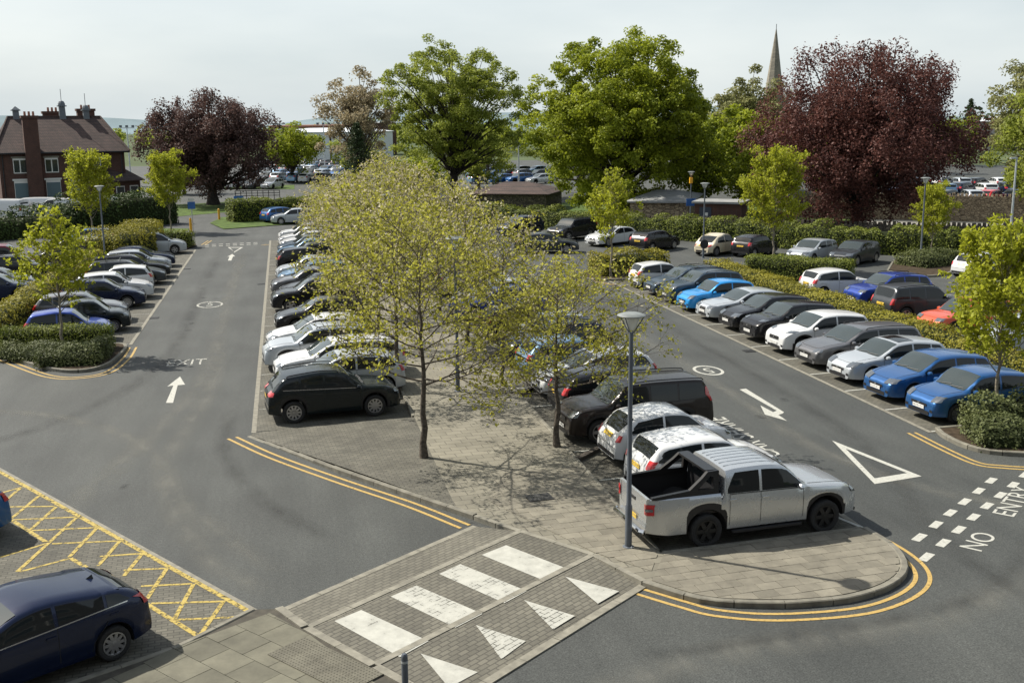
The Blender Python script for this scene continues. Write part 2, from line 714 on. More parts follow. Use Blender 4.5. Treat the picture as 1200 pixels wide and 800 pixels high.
M_kerb = mat('kerb_concrete', (0.15, 0.142, 0.113), 0.85, var=0.3, scale=4, bump=0.3)
M_edge = mat('edging_concrete', (0.185, 0.175, 0.14), 0.85, var=0.25, scale=5, bump=0.2)
M_white = worn_paint('white_road_paint', (0.42, 0.42, 0.375), 0.34)
M_whitew = worn_paint('white_road_paint_worn', (0.40, 0.40, 0.355), 0.45, 9)
M_faint = worn_paint('white_road_paint_faint', (0.33, 0.33, 0.29), 0.46, 18)
M_yellow = worn_paint('yellow_road_paint', (0.42, 0.285, 0.085), 0.36)
M_yellowh = worn_paint('yellow_hatch_paint', (0.38, 0.285, 0.06), 0.44, 11)


def slab_mat(name, c, var):
    m, n, l, p = _new(name)
    oi = n.new('ShaderNodeObjectInfo')
    g = n.new('ShaderNodeNewGeometry')
    t = n.new('ShaderNodeTexNoise')
    t.inputs['Scale'].default_value = 2.5
    t.inputs['Detail'].default_value = 9
    t.inputs['Roughness'].default_value = 0.7
    l.new(g.outputs['Position'], t.inputs['Vector'])
    a = n.new('ShaderNodeMapRange')
    a.inputs['To Min'].default_value = 1 - var
    a.inputs['To Max'].default_value = 1 + var
    l.new(oi.outputs['Random'], a.inputs[0])
    b = n.new('ShaderNodeMapRange')
    b.inputs['From Min'].default_value = 0.3
    b.inputs['From Max'].default_value = 0.7
    b.inputs['To Min'].default_value = 0.7
    b.inputs['To Max'].default_value = 1.2
    l.new(t.outputs[0], b.inputs[0])
    mm = n.new('ShaderNodeMath')
    mm.operation = 'MULTIPLY'
    l.new(a.outputs[0], mm.inputs[0])
    l.new(b.outputs[0], mm.inputs[1])
    mu = n.new('ShaderNodeMix')
    mu.data_type = 'RGBA'
    mu.blend_type = 'MULTIPLY'
    mu.inputs[0].default_value = 1
    mu.inputs[6].default_value = (*c, 1)
    l.new(mm.outputs[0], mu.inputs[7])
    l.new(mu.outputs[2], p.inputs['Base Color'])
    p.inputs['Roughness'].default_value = 0.88
    return m


M_slab = slab_mat('nose_slab', (0.165, 0.152, 0.117), 0.16)
M_flag = slab_mat('flagstone', (0.115, 0.11, 0.08), 0.2)

ground = sheet('ground', [(-2500, -300), (2500, -300), (2500, 4500), (-2500, 4500)], -0.03, M_field)
road = sheet('road', [(-75, -5), (160, -5), (160, 150), (95, 262), (-40, 262), (-75, 150)], 0.0, asphalt)


def mark_poly(name, poly, m, z=0.006, par=None):
    return sheet(name, poly, z, m, par or road)


def text_mesh(name, s, m):
    cu = bpy.data.curves.new(name + '_curve', 'FONT')
    cu.body = s
    cu.size = 1.0
    cu.align_x = 'CENTER'
    cu.align_y = 'CENTER'
    ob = bpy.data.objects.new(name + '_tmp', cu)
    COL.objects.link(ob)
    dg = bpy.context.evaluated_depsgraph_get()
    me = bpy.data.meshes.new_from_object(ob.evaluated_get(dg))
    bpy.data.objects.remove(ob)
    me.materials.clear()
    me.materials.append(m)
    return me


def road_text(name, s, c, rz, sx, sy, m, z=0.007):
    o = link(name, text_mesh(name, s, m), road, (c[0], c[1], z), rz)
    o.scale = (sx, sy, 1)
    return o


# block-paved bays, each a sheet a little above the road
PITCH = 2.46
T45 = math.tan(BAY_ROT)
sheet('parking_bays_exit_road', [(-1.15, 31.2), (3.5, 31.5), (3.5, 86), (-1.15, 86)], 0.008, M_block)
sheet('parking_bays_island', [(7.3, 19.8), (12.05, 20.1), (12.05, 86), (7.3, 86)], 0.008, M_block)
sheet('parking_bays_facing', [(17.9, 26.4), (22.8, 26.8), (22.8, 58.6), (17.9, 58.2)], 0.008, M_block)
sheet('parking_bays_left', [(-11.4, 45.6), (-6.55, 46.0), (-6.55, 81), (-11.4, 81)], 0.008, M_block)
sheet('parking_bays_corner', [G(-60, 520), G(-2, 552), G(298, 718.5), G(209, 764), G(101, 801), (-6, 13.5), (-14, 20)], 0.008, M_block)

for nm, x0, y0, y1 in (('edging_strip', -6.5, 45.6, 81), ('edging_strip', -1.2, 31.1, 86), ('edging_strip', 17.88, 26.5, 58.2), ('edging_strip', 12.1, 20.3, 86)):
    strip(nm, [(x0, y0), (x0, y1)], 0.14, 0.012, M_edge, road)


def bay_line(x0, y, ln, s=1, m=M_faint):
    strip('bay_line', [(x0, y), (x0 + s * ln * math.cos(BAY_ROT), y + s * ln * math.sin(BAY_ROT))], 0.085, 0.0165, m, road)


for k in range(13):
    bay_line(17.95, 26.56 + PITCH * k, 4.7, 1, M_white)
for k in range(20):
    bay_line(-1.1, 33.75 + 2.45 * k, 4.6)
for k in range(22):
    bay_line(12.0, 22.55 + 2.45 * k, 4.6, -1, M_white)
for k in range(14):
    bay_line(-6.6, 45.8 + 2.45 * k, 4.7, -1)

# ---- raised crossing
M_zeb = block_paint('crossing_paint', (0.40, 0.40, 0.355), .22, .11, -X_DIR, .20)
M_zebw = block_paint('crossing_paint_worn', (0.39, 0.39, 0.345), .22, .11, -X_DIR, .31)
M_zebw2 = block_paint('crossing_paint_bare', (0.39, 0.39, 0.345), .22, .11, -X_DIR, .36)
zt = 0.10
e1a, e1b = (-0.42, 18.91), (3.82, 22.27)
e2a, e2b = (0.06, 17.97), (4.69, 21.54)
e3a, e3b = (1.09, 16.33), (5.87, 19.93)
e4a, e4b = (2.05, 14.9), (6.47, 18.46)
V = [(*e1a, .012), (*e1b, .012), (*e2a, zt), (*e2b, zt), (*e3a, zt), (*e3b, zt), (*e4a, .012), (*e4b, .012)]
F = [(2, 3, 1, 0), (4, 5, 3, 2), (6, 7, 5, 4)]
crossing = link('raised_crossing', new_mesh('raised_crossing', V, F, [M_blockx]))
crossing['kind'] = 'structure'


def ext(a, b, s0=0.0, s1=0.0):
    d = np.array(b) - np.array(a)
    d /= np.linalg.norm(d)
    return [tuple(np.array(a) - d * s0), tuple(np.array(b) + d * s1)]


def flat_stone_row(parent, a, b, width, z, length, m, name='edging_stone', h=0.05):
    """edging stones laid end to end along a line"""
    a, b = np.array(a, float), np.array(b, float)
    L = np.linalg.norm(b - a)
    n = max(1, round(L / length))
    ang = math.atan2(b[1] - a[1], b[0] - a[0])
    me = MB().box((0, 0, -h / 2), (L / n - 0.012, width, h), bev=0.006).mesh(name, m)
    for i in range(n):
        c = a + (b - a) * ((i + .5) / n)
        link(name, me, parent, (c[0], c[1], z + random.uniform(-.002, .002)), ang)


random.seed(3)
flat_stone_row(crossing, e1a, e1b, .14, 0.024, .9, M_edge)
flat_stone_row(crossing, e2a, e2b, .14, zt + .010, .9, M_edge)
flat_stone_row(crossing, e3a, e3b, .14, zt + .010, .9, M_edge)
flat_stone_row(crossing, e4a, e4b, .17, 0.026, .9, M_edge)
flat_stone_row(crossing, (-.47, 18.88), (-.01, 17.99), .16, zt + .012, .5, M_edge, h=.17)
flat_stone_row(crossing, (.02, 17.93), (1.06, 16.33), .16, zt + .012, .9, M_edge)
flat_stone_row(crossing, (1.1, 16.27), (2.0, 14.9), .16, zt + .012, .9, M_edge, h=.17)
for a in ([(564.5, 650), (593, 638.6), (666, 666.6), (639, 680.7)], [(514.6, 672.3), (539.6, 660.8), (617.4, 692.2), (591.3, 706.4)],
          [(457.9, 698.8), (487.8, 685.7), (565.6, 719), (533.8, 735.2)], [(392, 727.5), (423.4, 714.5), (502.4, 750.9), (468.6, 769.7)]):
    mark_poly('zebra_stripe', [G(*q, zt) for q in a], M_zeb if a[0][0] in (564.5, 392) else M_zebw, zt + .006, crossing)
_n = np.array([e4a[0] - e3a[0], e4a[1] - e3a[1]])
_n /= np.linalg.norm(_n)
for i, a in enumerate(([(662.2, 675), (725.5, 692.2), (700.5, 706.8)], [(614.3, 702.6), (673.7, 721), (648, 737)],
                       [(557.6, 731.7), (616.2, 750.5), (587.5, 771.6)], [(492.8, 765), (559.9, 786.9), (526, 805)])):
    P = []
    for q in a:
        z = 0.05
        for _ in range(5):
            x, y = G(*q, z)
            t = max(0, min(1, ((x - e3a[0]) * _n[0] + (y - e3a[1]) * _n[1]) / 1.72))
            z = zt + (.012 - zt) * t + .006
        P.append((x, y, z))
    link('ramp_triangle', new_mesh('ramp_triangle', P, [(2, 1, 0)] if i >= 0 else [], [M_zeb if i in (0, 3) else M_zebw2]), crossing)

# ---- kerbs
def kerb_run(parent, line, h0=0.0, z=0.11, w=0.14, stone=0.9, ramp=None, m=M_kerb):
    P = np.array(line, float)
    seg = np.linalg.norm(np.diff(P, axis=0), axis=1)
    s = np.r_[0, np.cumsum(seg)]
    n = max(1, round(s[-1] / stone))
    for i in range(n):
        t = np.linspace(s[-1] * i / n + .006, s[-1] * (i + 1) / n - .006, 4)
        Q = np.stack([np.interp(t, s, P[:, 0]), np.interp(t, s, P[:, 1])], 1)
        A, B = band(Q, w)
        zz = z + random.uniform(-.003, .003)
        if ramp:
            zz = z * min(1, max(.12, (i + .5) / n / ramp))
        V = []
        for a, b in zip(A, B):
            d = (b - a) / np.linalg.norm(b - a)
            a2, b2 = a + d * .018, b - d * .018
            V += [(*a, -.05), (*a, zz - .018), (*a2, zz), (*b2, zz), (*b, zz - .018), (*b, -.05)]
        F = []
        for k in range(3):
            for j in range(5):
                F.append((k * 6 + j, k * 6 + j + 1, (k + 1) * 6 + j + 1, (k + 1) * 6 + j))
        F += [(0, 5, 4, 3, 2, 1), (18, 19, 20, 21, 22, 23)]
        me = new_mesh('kerb_stone', V, F, [m])
        link('kerb_stone', me, parent)


# ---- central paved island
nose = smooth_line([(6.47, 18.46), (7.3, 17.48), (8.46, 17.04), (9.3, 16.93), (10.08, 16.96), (11.0, 17.28), (11.72, 17.9), (12.1, 18.9), (12.06, 20.02)], 5)
ZI = 0.10
flat = [(3.55, 23.29), (3.9, 22.74), (4.69, 21.54), (5.87, 19.93)] + [tuple(q) for q in nose] + [(7.25, 19.72), (7.25, 86), (3.55, 86), (3.55, 31.35)]
island = sheet('paved_island', flat, ZI, M_pale)
K = [np.array((-1.3, 30.87)) + (np.array((3.55, 23.29)) - np.array((-1.3, 30.87))) * t for t in np.linspace(0, 1, 7)]
U = [np.array((-1.2, 31.1)) + (np.array((3.55, 31.35)) - np.array((-1.2, 31.1))) * t for t in np.linspace(0, 1, 7)]
V = []
for i in range(7):
    zz = .012 + (ZI - .012) * min(1, i / 4)
    V += [(*K[i], zz), (*U[i], zz)]
lp = link('block_paving', new_mesh('block_paving', V, [(2 * i, 2 * i + 2, 2 * i + 3, 2 * i + 1) for i in range(6)], [M_block]), island)
kerb_run(island, [(-1.33, 30.8), (-.4, 29.3), (1.1, 26.75), (2.96, 24.05), (3.9, 22.74)], z=.125, ramp=.5)
flat_stone_row(island, (3.9, 22.70), e2b, .13, ZI + .012, .9, M_edge, h=.17)
flat_stone_row(island, e2b, e3b, .13, ZI + .012, .9, M_edge)
flat_stone_row(island, e3b, e4b, .13, ZI + .012, .9, M_edge, h=.17)
kerb_run(island, nose, z=.118)
kerb_run(island, [(7.25, 19.9), (7.25, 60)], z=.115, w=.1)
kerb_run(island, [(3.55, 31.5), (3.55, 60)], z=.115, w=.1)
kerb_run(island, [(7.3, 19.72), (12.0, 20.05)], z=.112, w=.1)

# individually laid slabs on the nose and beside the crossing
def lay_slabs(parent, name, clip, w, d, rot, z, th, m, gap=0.010, seed=1, stagger=0.5):
    rnd = random.Random(seed)
    full = MB().box((0, 0, -th / 2), (w - gap, d - gap, th), bev=0.008).mesh(name, m)
    cs, sn = math.cos(rot), math.sin(rot)
    pts = [(x * cs + y * sn, -x * sn + y * cs) for x, y in clip]
    x0, x1 = min(p[0] for p in pts), max(p[0] for p in pts)
    y0, y1 = min(p[1] for p in pts), max(p[1] for p in pts)
    count = 0
    for j in range(int((y1 - y0) / d) + 1):
        for i in range(-1, int((x1 - x0) / w) + 1):
            ox = x0 + i * w + (stagger * w if j % 2 else 0)
            oy = y0 + j * d
            q = [(ox + gap / 2, oy + gap / 2), (ox + w - gap / 2, oy + gap / 2), (ox + w - gap / 2, oy + d - gap / 2), (ox + gap / 2, oy + d - gap / 2)]
            q = [(x * cs - y * sn, x * sn + y * cs) for x, y in q]
            c = clip_poly(q, clip)
            if len(c) < 3:
                continue
            a = area(c)
            zz = z + rnd.uniform(-.0025, .0025)
            if a > .995 * (w - gap) * (d - gap):
                cx, cy = sum(p[0] for p in q) / 4, sum(p[1] for p in q) / 4
                o = link(name, full, parent, (cx, cy, zz), rot)
                o.rotation_euler = (rnd.uniform(-.004, .004), rnd.uniform(-.004, .004), rot)
                count += 1
            elif a > .012:
                MB().prism(c, zz - th, zz).build(name, m, parent)
                count += 1
    return count


nose_in = [(6.62, 18.44)] + [tuple(q) for q in band(nose, 0, .1)[0][3:-2]] + [(11.95, 19.95), (7.3, 19.63)]
ca = [(3.98, 22.72), (4.76, 21.58), (5.94, 19.98), (6.58, 18.52), (7.2, 19.7), (7.18, 25.6), (5.2, 25.6)]
ns = lay_slabs(island, 'paving_slab', nose_in, .45, .30, BAY_ROT, ZI + .012, .03, M_slab, seed=2)
ns += lay_slabs(island, 'paving_slab', ca, .45, .30, BAY_ROT, ZI + .012, .03, M_slab, seed=4)
# tree pits and drain cover
M_pit = mat('pit_gravel', (0.17, 0.15, 0.11), 0.95, var=0.4, scale=30, bump=0.8)
M_iron = mat('cast_iron', (0.06, 0.06, 0.058), 0.6, metal=0.4, var=0.3, scale=20, bump=0.3)
M_wood = mat('dark_timber', (0.055, 0.045, 0.035), 0.85, var=0.4, scale=9, bump=0.4)
dc = MB().box((0, 0, 0), (.6, .45, .02), bev=.01)
for i in range(5):
    dc.box((-.22 + .11 * i, 0, .012), (.05, .38, .008))
tag(dc.build('drain_cover', M_iron, None, (5.58, 23.49, ZI + .022), BAY_ROT), 'dark iron drain cover set in the pale slabs of the island', 'drain cover')
for px, py in ((6.98, 26.9), (7.75, 33.8)):
    pass
for i, (a, b, lab) in enumerate((((7.28, 26.25), (8.1, 27.05), 'dark timber wheel stop beside the black estate by the second tree'),
                                 ((7.3, 33.5), (7.95, 34.2), 'dark timber wheel stop farther up the island kerb'))):
    a, b = np.array(a), np.array(b)
    L = np.linalg.norm(b - a)
    tag(MB().box((0, 0, .055), (L, .16, .10), bev=.02).build('wheel_stop', M_wood, None, (*((a + b) / 2), .012), math.atan2(b[1] - a[1], b[0] - a[0])), lab, 'wheel stop', 'timber wheel stops')

# ---- corner pavement with flagstones and tactile studs, bottom left
pav_poly = [(-4.2, 16.55), (-2.15, 17.78), (-0.93, 18.93), (-0.5, 18.86), (0.0, 17.95), (1.05, 16.3), (2.0, 14.85), (1.2, 13.2), (-4.2, 13.2)]
pavement = sheet('corner_pavement', pav_poly, 0.085, M_joint)
clip1 = [(-4.1, 13.3), (1.2, 13.3), (1.9, 14.9), (1.0, 16.25), (-.05, 17.88), (-.52, 18.8), (-.95, 18.85), (-2.2, 17.7), (-4.1, 16.5)]
tact = [G(313, 767, .1), G(390, 808, .1), G(432, 792, .1), G(357.5, 746, .1)]
lay_slabs(pavement, 'flagstone', clip1, .68, .60, X_DIR - math.pi / 2 + .02, .100, .03, M_flag, seed=7)
kerb_run(pavement, [(-4.6, 16.35), (-3.52, 16.95), (-2.15, 17.74), (-.93, 18.93)], z=.108, w=.12)
M_tac = slab_mat('tactile_slab', (0.11, 0.104, 0.078), .08)
td = np.array([math.cos(X_DIR - math.pi / 2), math.sin(X_DIR - math.pi / 2)])
tn = np.array([-td[1], td[0]])
tc = (np.array(tact[0]) + np.array(tact[3])) / 2
stud = MB().box((0, 0, -.012), (.395, .395, .03), bev=.006)
for i in range(6):
    for j in range(6):
        stud.lathe([(.016, 0), (.011, .007), (0.001, .007)], 6, (-.165 + .066 * i, -.165 + .066 * j, .003))
stud_me = stud.mesh('tactile_slab', M_tac)
for i in range(5):
    for j in range(2):
        c = tc + td * (.2 + .4 * i) + tn * (-.2 + .4 * j)
        link('tactile_slab', stud_me, pavement, (c[0], c[1], .112), X_DIR)

# ---- yellow box hatching on the corner bays
def px_strip(name, a, b, w, m, z=.0145):
    strip(name, [G(*a), G(*b)], w, z, m, road)


def zz3(q):
    return (q[0] / 2.963, 530 + q[1] / 2.963)


px_strip('yellow_line', zz3((-60, 35)), zz3((880, 562)), .11, M_yellowh)
px_strip('yellow_line', zz3((40, 235)), zz3((160, 312)), .10, M_yellowh, .0148)
px_strip('yellow_line', zz3((245, 368)), zz3((300, 400)), .10, M_yellowh, .0148)
px_strip('yellow_line', zz3((395, 455)), zz3((690, 640)), .10, M_yellowh, .0148)
for i, (a, b) in enumerate((((75, 122), (15, 170)), ((135, 152), (40, 230)), ((195, 190), (105, 270)), ((265, 228), (60, 415)), ((335, 265), (240, 365)),
             ((415, 310), (340, 395)), ((495, 352), (430, 430)), ((580, 403), (510, 510)), ((672, 458), (600, 590)), ((778, 515), (695, 635)))):
    px_strip('yellow_line', zz3(a), zz3(b), .085, M_yellowh, .0142 + .0001 * (i % 2))
for i, (a, b) in enumerate((((-60, 160), (75, 122)), ((20, 190), (190, 188)), ((45, 235), (265, 225)), ((110, 272), (335, 262)), ((180, 318), (415, 308)), ((0, 365), (160, 318)),
             ((345, 362), (490, 352)), ((430, 410), (580, 403)), ((490, 465), (670, 457)), ((525, 525), (775, 518)), ((605, 582), (880, 570)), ((70, 415), (245, 368)))):
    px_strip('yellow_line', zz3(a), zz3(b), .075, M_yellowh, .0135)
strip('edging_strip', [G(-60, 519), G(0, 552), G(300, 719)], .10, .013, M_edge, road, off=.06)

# ---- double yellow lines
def double_yellow(pts, n=6, g=.12):
    L = smooth_line(pts, n) if len(pts) > 2 else np.array(pts, float)
    strip('yellow_line', L, .085, .0075, M_yellow, road, g)
    strip('yellow_line', L, .085, .0075, M_yellow, road, -g)


double_yellow([G(272, 513), G(320, 535), G(400, 564), G(480, 591), G(545, 617)], g=.13)
double_yellow([G(1020, 626), G(1058, 648), G(1079, 668), G(1078, 686), G(1050, 704), G(1000, 717), G(910, 723), G(840, 718), G(800, 708), G(750, 693)], g=.13)
double_yellow([G(0, 420), G(30, 432), G(58, 441), G(87, 443), G(125, 437), G(147, 421), G(156, 407)], g=.13)
double_yellow([G(1068, 507), G(1110, 528), G(1145, 543), G(1175, 547), G(1215, 549.5)], g=.11)
double_yellow([G(681, 318), G(688, 324), G(705, 331), G(722, 334)], g=.13)
double_yellow([G(238, 287), G(246, 282)], g=.13)
double_yellow([G(308, 287.5), G(314, 286.5)], g=.13)

# ---- white markings
def px_poly(name, pts, m=M_white, z=.0065):
    return mark_poly(name, [G(*q) for q in pts], m, z)


def z4(q):
    return (170 + q[0] / 10.664, 405 + q[1] / 10.664)


px_poly('arrow_marking', [z4(q) for q in ((260, 715), (350, 715), (408, 495), (500, 487), (437, 385), (278, 510), (355, 497))])
px_poly('arrow_marking', [(x / 11.43 + 850, y / 11.43 + 440) for x, y in ((190, 187), (275, 175), (705, 440), (785, 490), (770, 508), (712, 527), (828, 608), (530, 522), (470, 400), (640, 490), (690, 470))])


def z2(q):
    return (180 + q[0] / 8, 270 + q[1] / 8)


px_poly('arrow_marking', [z2(q) for q in ((697, 283), (728, 283), (745, 245), (765, 243), (738, 222), (690, 247), (712, 246))])
px_poly('triangle_marking', [z2(q) for q in ((695, 158), (840, 158), (752, 210), (756, 200), (815, 163), (715, 163), (752, 197))], M_white)
A_, B_, C_ = [np.array(G(*q)) for q in ((975, 516), (1080, 558), (1025, 567))]


def tri_ring(name, A, B, C, wa, wb):
    c = (A + B + C) / 3
    inner = [A + (c - A) * wa, B + (c - B) * wb, C + (c - C) * wb]
    out = [A, B, C]
    V = [(*q, .0065) for q in out] + [(*q, .0065) for q in inner]
    F = [(0, 1, 4, 3), (1, 2, 5, 4), (2, 0, 3, 5)]
    me = new_mesh(name, V, F, [M_white])
    if me.polygons[0].normal.z < 0:
        me.flip_normals()
    return link(name, me, road)


tri_ring('triangle_marking', A_, B_, C_, .34, .30)


def ring(name, c, r0, r1, sy, m=M_white, n=40):
    V = []
    for k in range(n):
        a = 2 * math.pi * k / n
        V += [(c[0] + r0 * math.cos(a), c[1] + r0 * sy * math.sin(a), .0065), (c[0] + r1 * math.cos(a), c[1] + r1 * sy * math.sin(a), .0065)]
    F = [(2 * k, 2 * k + 1, (2 * k + 3) % (2 * n), (2 * k + 2) % (2 * n)) for k in range(n)]
    me = new_mesh(name, V, F, [m])
    return link(name, me, road)


ring('speed_roundel', G(246, 357), .54, .65, 1.5, M_whitew)
ring('speed_roundel', G(830, 434), .42, .52, 1.5)
road_text('five_marking', '5', G(246, 357), 0, .75, 1.4, M_whitew)
road_text('five_marking', '5', G(830, 434), math.pi, .75, 1.1, M_white)
road_text('exit_marking', 'EXIT', (-3.95, 41.5), .0, .72, 1.5, M_whitew)
road_text('share_marking', 'CAR SHARE', (12.5, 27.45), math.pi / 2, .78, .95, M_white)
road_text('no_marking', 'NO', G(1148, 634.5), .66, .74, .66, M_white)
road_text('entry_marking', 'ENTRY', (16.5, 20.95), .72, .76, .68, M_white)


def dash_row(a, b, n, w, frac):
    a, b = np.array(a, float), np.array(b, float)
    for i in range(n):
        p = a + (b - a) * (i / n)
        q = a + (b - a) * ((i + frac) / n)
        strip('dash_marking', [p, q], w, .0065, M_white, road)


def dash_at(pix):
    C = [np.array(G(*q)) for q in pix]
    for i, c in enumerate(C):
        d = (C[i + 1] - c) if i + 1 < len(C) else (c - C[i - 1])
        strip('dash_marking', [c - d * .25, c + d * .25], .185, .0065, M_white, road)


dash_at([(1077.5, 629.5), (1097, 614.5), (1113.7, 600.7), (1130.5, 587.7), (1147, 575), (1161.5, 563)])
dash_at([(1085.7, 652.5), (1105.5, 636), (1123.7, 620.5), (1141, 605.7), (1156.7, 592.5), (1172.5, 580), (1187.5, 568), (1201, 556.5)])
strip('dash_marking', [G(960, 598), G(1012, 619)], .09, .017, M_white, road)
# far give-way dashes across the exit
dash_row(G(240, 289), G(305, 286), 8, .25, .6)
dash_row(G(240, 287), G(305, 284.2), 8, .25, .6)
for a, b in (((283, 245), (292, 247)), ((217, 246), (226, 244.5)), ((268, 240), (300, 243))):
    strip('dash_marking', [G(*a), G(*b)], .2, .0065, M_white, road)

# ---- tyre films, patches and oil on the asphalt
def film(name, line, w, m, z):
    L = smooth_line(line, 6)
    n = len(L)
    rows = []
    for off in (-.5, -.25, 0, .25, .5):
        A, _ = band(L, 0, off * w)
        rows.append(A)
    V, E = [], []
    for j, A in enumerate(rows):
        for i, q in enumerate(A):
            V.append((*q, z))
            E.append((1 - abs(j - 2) / 2) * min(1, i / 3, (n - 1 - i) / 3))
    F = [(j * n + i, j * n + i + 1, (j + 1) * n + i + 1, (j + 1) * n + i) for j in range(4) for i in range(n - 1)]
    me = new_mesh(name, V, F, [m])
    if me.polygons[0].normal.z < 0:
        me.flip_normals()
    a = me.attributes.new('edge', 'FLOAT', 'POINT')
    a.data.foreach_set('value', np.array(E, dtype=np.float32))
    return link(name, me, road)


M_dust = stain_mat('pale_road_dust', (0.16, 0.16, 0.14), .62, 1.6, (1, .4, 1))
M_rub = stain_mat('rubber_film', (0.026, 0.027, 0.026), .38, 1.4, (1, .4, 1))
M_oil = stain_mat('oil_stain', (0.012, 0.012, 0.012), .6, 2.5)
film('tyre_film', [(-3.0, 80), (-3.1, 62), (-3.0, 48), (-3.2, 38), (-4.6, 29), (-5.5, 25)], 1.0, M_dust, .0032)
film('tyre_film', [(-4.6, 80), (-4.7, 62), (-4.6, 50), (-4.9, 41), (-7.0, 34), (-11, 30), (-18, 28)], .9, M_rub, .0030)
film('tyre_film', [(-2.6, 44), (-2.8, 36), (-3.4, 28), (-2.0, 22), (-.4, 19.4)], .8, M_dust, .0034)
film('tyre_film', [(-1.8, 36), (-2.0, 30), (-1.0, 25.5), (1.2, 21.2)], .7, M_rub, .0036)
film('tyre_film', [(-12, 36), (-8, 35), (-4.5, 31), (-2.5, 25), (-.5, 20.5)], .8, M_dust, .0038)
film('tyre_film', [(16.2, 56), (16.2, 42), (16.0, 32), (15.2, 25), (13.8, 20.5), (13.0, 15)], .8, M_rub, .0032)
film('tyre_film', [(14.2, 56), (14.3, 42), (14.2, 32), (14.0, 26), (15.5, 21.5), (20, 19)], .8, M_dust, .0030)
film('tyre_film', [(3.5, 14.5), (7, 15.6), (11, 15.9), (15, 17.5)], 1.1, M_dust, .0034)
film('tyre_film', [(4.5, 15.8), (8, 15.9), (12.5, 16.6), (16, 19.5), (19, 22)], .6, M_rub, .0036)
_fr = random.Random(9)
for i in range(8):
    x, y = _fr.choice([(-3.8, 0), (15, 0), (-4, 0)])[0] + _fr.uniform(-2, 2), _fr.uniform(20, 60)
    if x > 8 and y < 17:
        continue
    film('oil_stain', [(x, y), (x + .05, y + .25), (x + .1, y + .5)], _fr.uniform(.25, .5), M_oil, .0040)
for i in range(30):
    k = _fr.choice([(19.2, 27.9, 2.46, 12), (10.5, 23.6, 2.45, 8), (-8.5, 49.2, 2.45, 10), (.4, 35, 2.45, 10)])
    x, y = k[0] + _fr.uniform(-.6, .8), k[1] + k[2] * _fr.randrange(k[3]) + _fr.uniform(-.4, .4)
    film('oil_stain', [(x, y), (x + .3, y + .05), (x + .6, y + .1)], _fr.uniform(.3, .6), M_oil, .0105)
# repair patches and gully grates
M_patch = mat('asphalt_patch', (0.04, 0.042, 0.039), .85, var=.25, scale=25, bump=.3)
for i, poly in enumerate(([(13.0, 44), (13.9, 44.1), (13.9, 47.6), (13.0, 47.5)],)):
    sheet('repair_patch', poly, .0042, M_patch, road)
for x, y in ((-6.25, 52), (-1.5, 62), (17.55, 38.2), (-6.2, 70), (12.5, 31)):
    gb_ = MB().box((0, 0, .004), (.42, .42, .012))
    for q in range(6):
        gb_.box((-.16 + .064 * q, 0, .012), (.03, .36, .006))
    gb_.build('gully_grate', mat('gully_iron', (.025, .025, .025), .6, metal=.4), road, (x, y, .004))

# ---- planters
def planter(name, outline, m=M_soil, kerb=True):
    L = smooth_line(outline, 4)
    o = sheet(name, [tuple(q) for q in L], .10, m)
    if kerb:
        kerb_run(o, np.vstack([L, L[:1]]), z=.125, w=.13)
    return o


planter('planting_bed_left', [(-12.6, 47.0), (-11.3, 45.0), (-10.0, 42.9), (-8.73, 41.35), (-7.81, 40.75), (-7.05, 41.1), (-6.68, 42.5), (-6.66, 45.3), (-8.0, 45.6), (-11.4, 45.7)])
planter('planting_bed_right', [(18.15, 26.6), (17.95, 25.9), (17.98, 24.8), (18.6, 24.1), (20.5, 23.6), (24, 23.3), (27, 23.4), (27.2, 26.0), (23.5, 26.7)])
planter('planting_bed_middle', [(22.95, 27.0), (24.9, 27.3), (24.9, 57), (29.6, 52.2), (31, 54.5), (26, 58.6), (22.95, 58.2)], kerb=False)
planter('planting_bed_far', [(16.6, 59.0), (18.0, 57.9), (22.6, 58.6), (22.5, 62.5), (17.5, 62.0)])
planter('planting_bed_corner', [G(1040, 319), G(1060, 323), G(1085, 325), G(1112, 321), (42.5, 60.2), (38.0, 61.5)])
planter('planting_bed_strip', [(-12.7, 47.2), (-11.5, 47.2), (-11.3, 77), (-7.2, 81.2), (-7.2, 85), (-12.7, 85)], kerb=False)
# grass verges
sheet('grass_verge_exit', [G(205, 254), G(300, 246), G(330, 240), G(300, 235), G(150, 243)], .02, M_grass)
sheet('grass_verge_bollard', [G(246, 262), G(262, 269), G(345, 263), G(345, 255), G(260, 255)], .06, M_grass)
sheet('grass_verge_far', [(18, 96), (48, 84), (60, 100), (20, 125)], .02, M_grass)
sheet('grass_verge_left', [G(150, 268), G(222, 268), G(214, 275), G(150, 284)], .02, M_grass)
sheet('grass_verge_lot', [G(262, 222), G(345, 222), G(345, 217), G(262, 217)], .02, M_grass)

